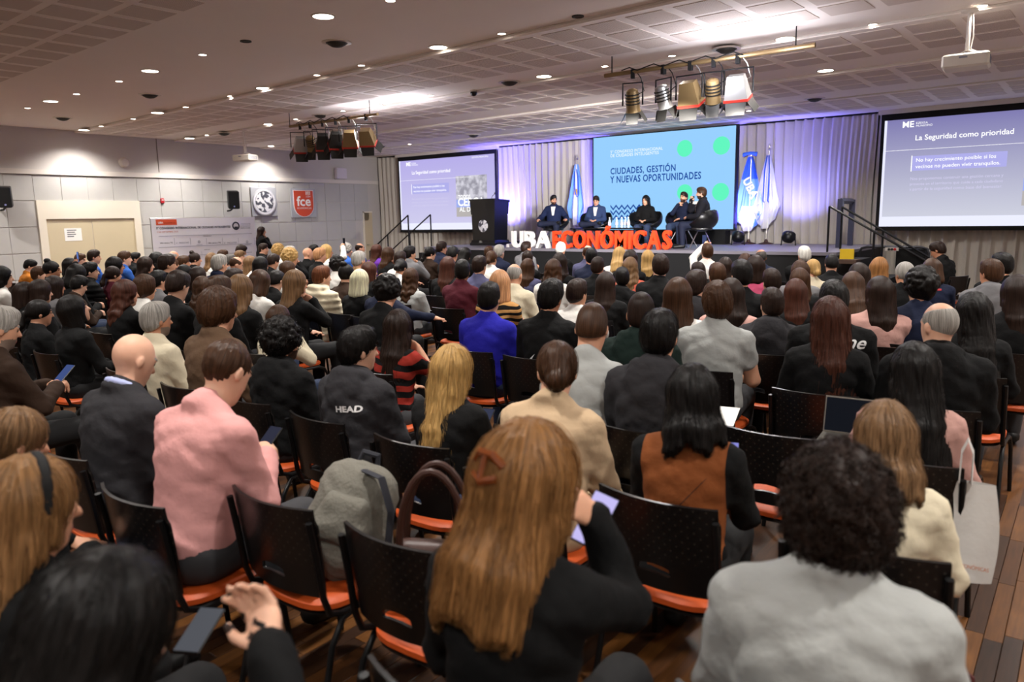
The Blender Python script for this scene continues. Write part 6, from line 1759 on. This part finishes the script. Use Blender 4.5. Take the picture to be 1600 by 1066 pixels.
MB().tube([(-.04, .05, .35), (-.03, .05, .40), (.03, .05, .40), (.04, .05, .35)], .012, 6).build('top_handle', M_bpd, bp, True)
MB().tube([(.02, -.06, .36), (.10, -.10, .36), (.17, -.12, .27), (.20, -.12, .12), (.17, -.1, .0)], .022, 6, flat=.3).build('shoulder_strap', M_bpd, bp, True)
sl = sdf_obj('folded_jacket', [cone((-.10, -.2, .52), (.08, -.19, .50), .06, .05, .03), cone((-.15, -.16, .50), (-.12, -.05, .47), .05, .04, .03)], .012, mat('jacket_black', '#17171c', .85), (-2.33, 1.80, .02), 0, 'black jacket bundled behind the grey backpack', 'jacket', fold=.006)
M_hb = mat('handbag_brown', '#3a2018', .45)
hb = sdf_obj('handbag', [cone((-.14, 0, .07), (.14, 0, .07), .075, .075, .05), cone((-.11, 0, .20), (.11, 0, .20), .05, .05, .06)], .012, M_hb, (-1.78, 1.84, .455), .5, 'dark brown handbag with tall arched handles on an empty chair', 'handbag')
for dy in (-.045, .045): MB().tube([(-.125*math.cos(PI*k/16), dy, .22+.30*math.sin(PI*k/16)) for k in range(17)], .013, 8).build('handle', M_hb, hb, True)
MB().tube([(-.02, -.09, .2), (-.04, -.1, .16), (-.02, -.1, .12), (.01, -.1, .16), (-.01, -.09, .2)], .006, 6).build('pink_charm', mat('charm_pink', '#d8748c', .5), hb, True)
sc_ = sdf_obj('beige_scarf', [cone((-.06, -.03, .12), (.10, .0, .10), .07, .08, .04), cone((.02, -.02, .20), (.10, .02, .17), .06, .06, .04), cone((-.05, -.06, .24), (.04, -.08, .25), .03, .035, .03), cone((-.04, -.14, .33), (.10, -.14, .33), .02, .02, .03)], .011, mat('scarf_beige', '#a99a84', .9, bump=.3, bscale=40), (-1.60, 1.75, .45), .3, 'beige cloth bundle spilling over the backrest beside the brown handbag', 'cloth', fold=.008)
# white tote bag beside the aisle chair
p0 = onz(1500, 905, .15); M_tote = mat('tote_white', '#cfccc8', .8, bump=.2, bscale=14)
tt = onz(1505, 830, .40)
tb_ = MB().grid(lambda u, v: ((u-.5)*(.145+.02*v)+.02*math.sin(v*3), -.03*math.sin(PI*u)*(.5+.5*v), .40*(1-v)), 10, 10); tb_.grid(lambda u, v: ((u-.5)*(.145+.02*v)+.02*math.sin(v*3), .03*math.sin(PI*u)*(.5+.5*v)+.003, .40*(1-v)), 10, 10)
tot = tb_.build('tote_bag', M_tote, None, True, ony(1509, 905, 3.3), (0, 0, .12)); tag(tot, 'white fabric tote bag hanging by the aisle chair', 'bag')
for dy in (-.02, .02): MB().tube([(-.05, dy, .40), (-.048, dy, .52), (-.03, dy, .57), (-.01, dy, .52), (-.008, dy, .40)], .016, 6, flat=.2).build('handle', M_tote, tot, True)
text('print', 'ECONÓMICAS', .05, mat('tote_orange', '#c9713c', .7), tot, (-.03, -.036, .06), RX, width=.1, height=.02)
# laptop in front of the black haired person
lo_ = empty('laptop', ony(1322, 690, 3.95), .1); tag(lo_, 'open laptop with a dark screen beside the person in pink', 'laptop')
box('base', (-.13, -.1, 0), (.13, .1, .014), M_metal, lo_, .004); sc_ = MB().box((-.13, -.004, 0), (.13, .004, .19), .003).build('lid', M_metal, lo_, False, (0, .1, .012), (-.25, 0, 0)); MB().box((-.122, -.0055, .008), (.122, -.0045, .182)).build('screen', emis('laptop_screen', '#1b2230', .3), sc_)
# bag on the floor at the lower right
fb = sdf_obj('floor_bag', [cone((-.14, 0, .10), (.14, 0, .10), .10, .10, .04), cone((-.10, 0, .18), (.10, 0, .18), .07, .07, .05)], .014, mat('bag_olive', '#4a4430', .8), (-.20, 2.62, .0), .2, 'dark olive striped bag on the floor by the aisle', 'bag')
for dx in (-.05, .06): MB().tube([(dx, -.105, .05), (dx, -.112, .12), (dx, -.08, .22), (dx, 0, .255), (dx, .08, .22), (dx, .11, .1)], .02, 6, flat=.3).build('stripe', M_blackmatte, fb, True)
MB().tube([(-.14, 0, .22), (-.13, 0, .36), (-.06, 0, .40), (0, 0, .36), (.02, 0, .24)], .014, 6).build('strap', mat('strap_red', '#4a1a18', .6), fb, True)
for px, py, z, rz, lb in ((232, 600, .70, .4, 'white sheet of paper on the lap of the bald person'), (620, 465, .72, .3, 'white sheet of paper held by the curly haired writer'), (1130, 650, .72, .2, 'white sheet of paper below the light grey T-shirt')):
    q = onz(px, py, z); o = MB().box((-.074, -.105, 0), (.074, .105, .002)).build('paper_sheet', mat('paper', '#f2f0ec', .8), None, False, q, (.25, 0, rz)); tag(o, lb, 'paper')
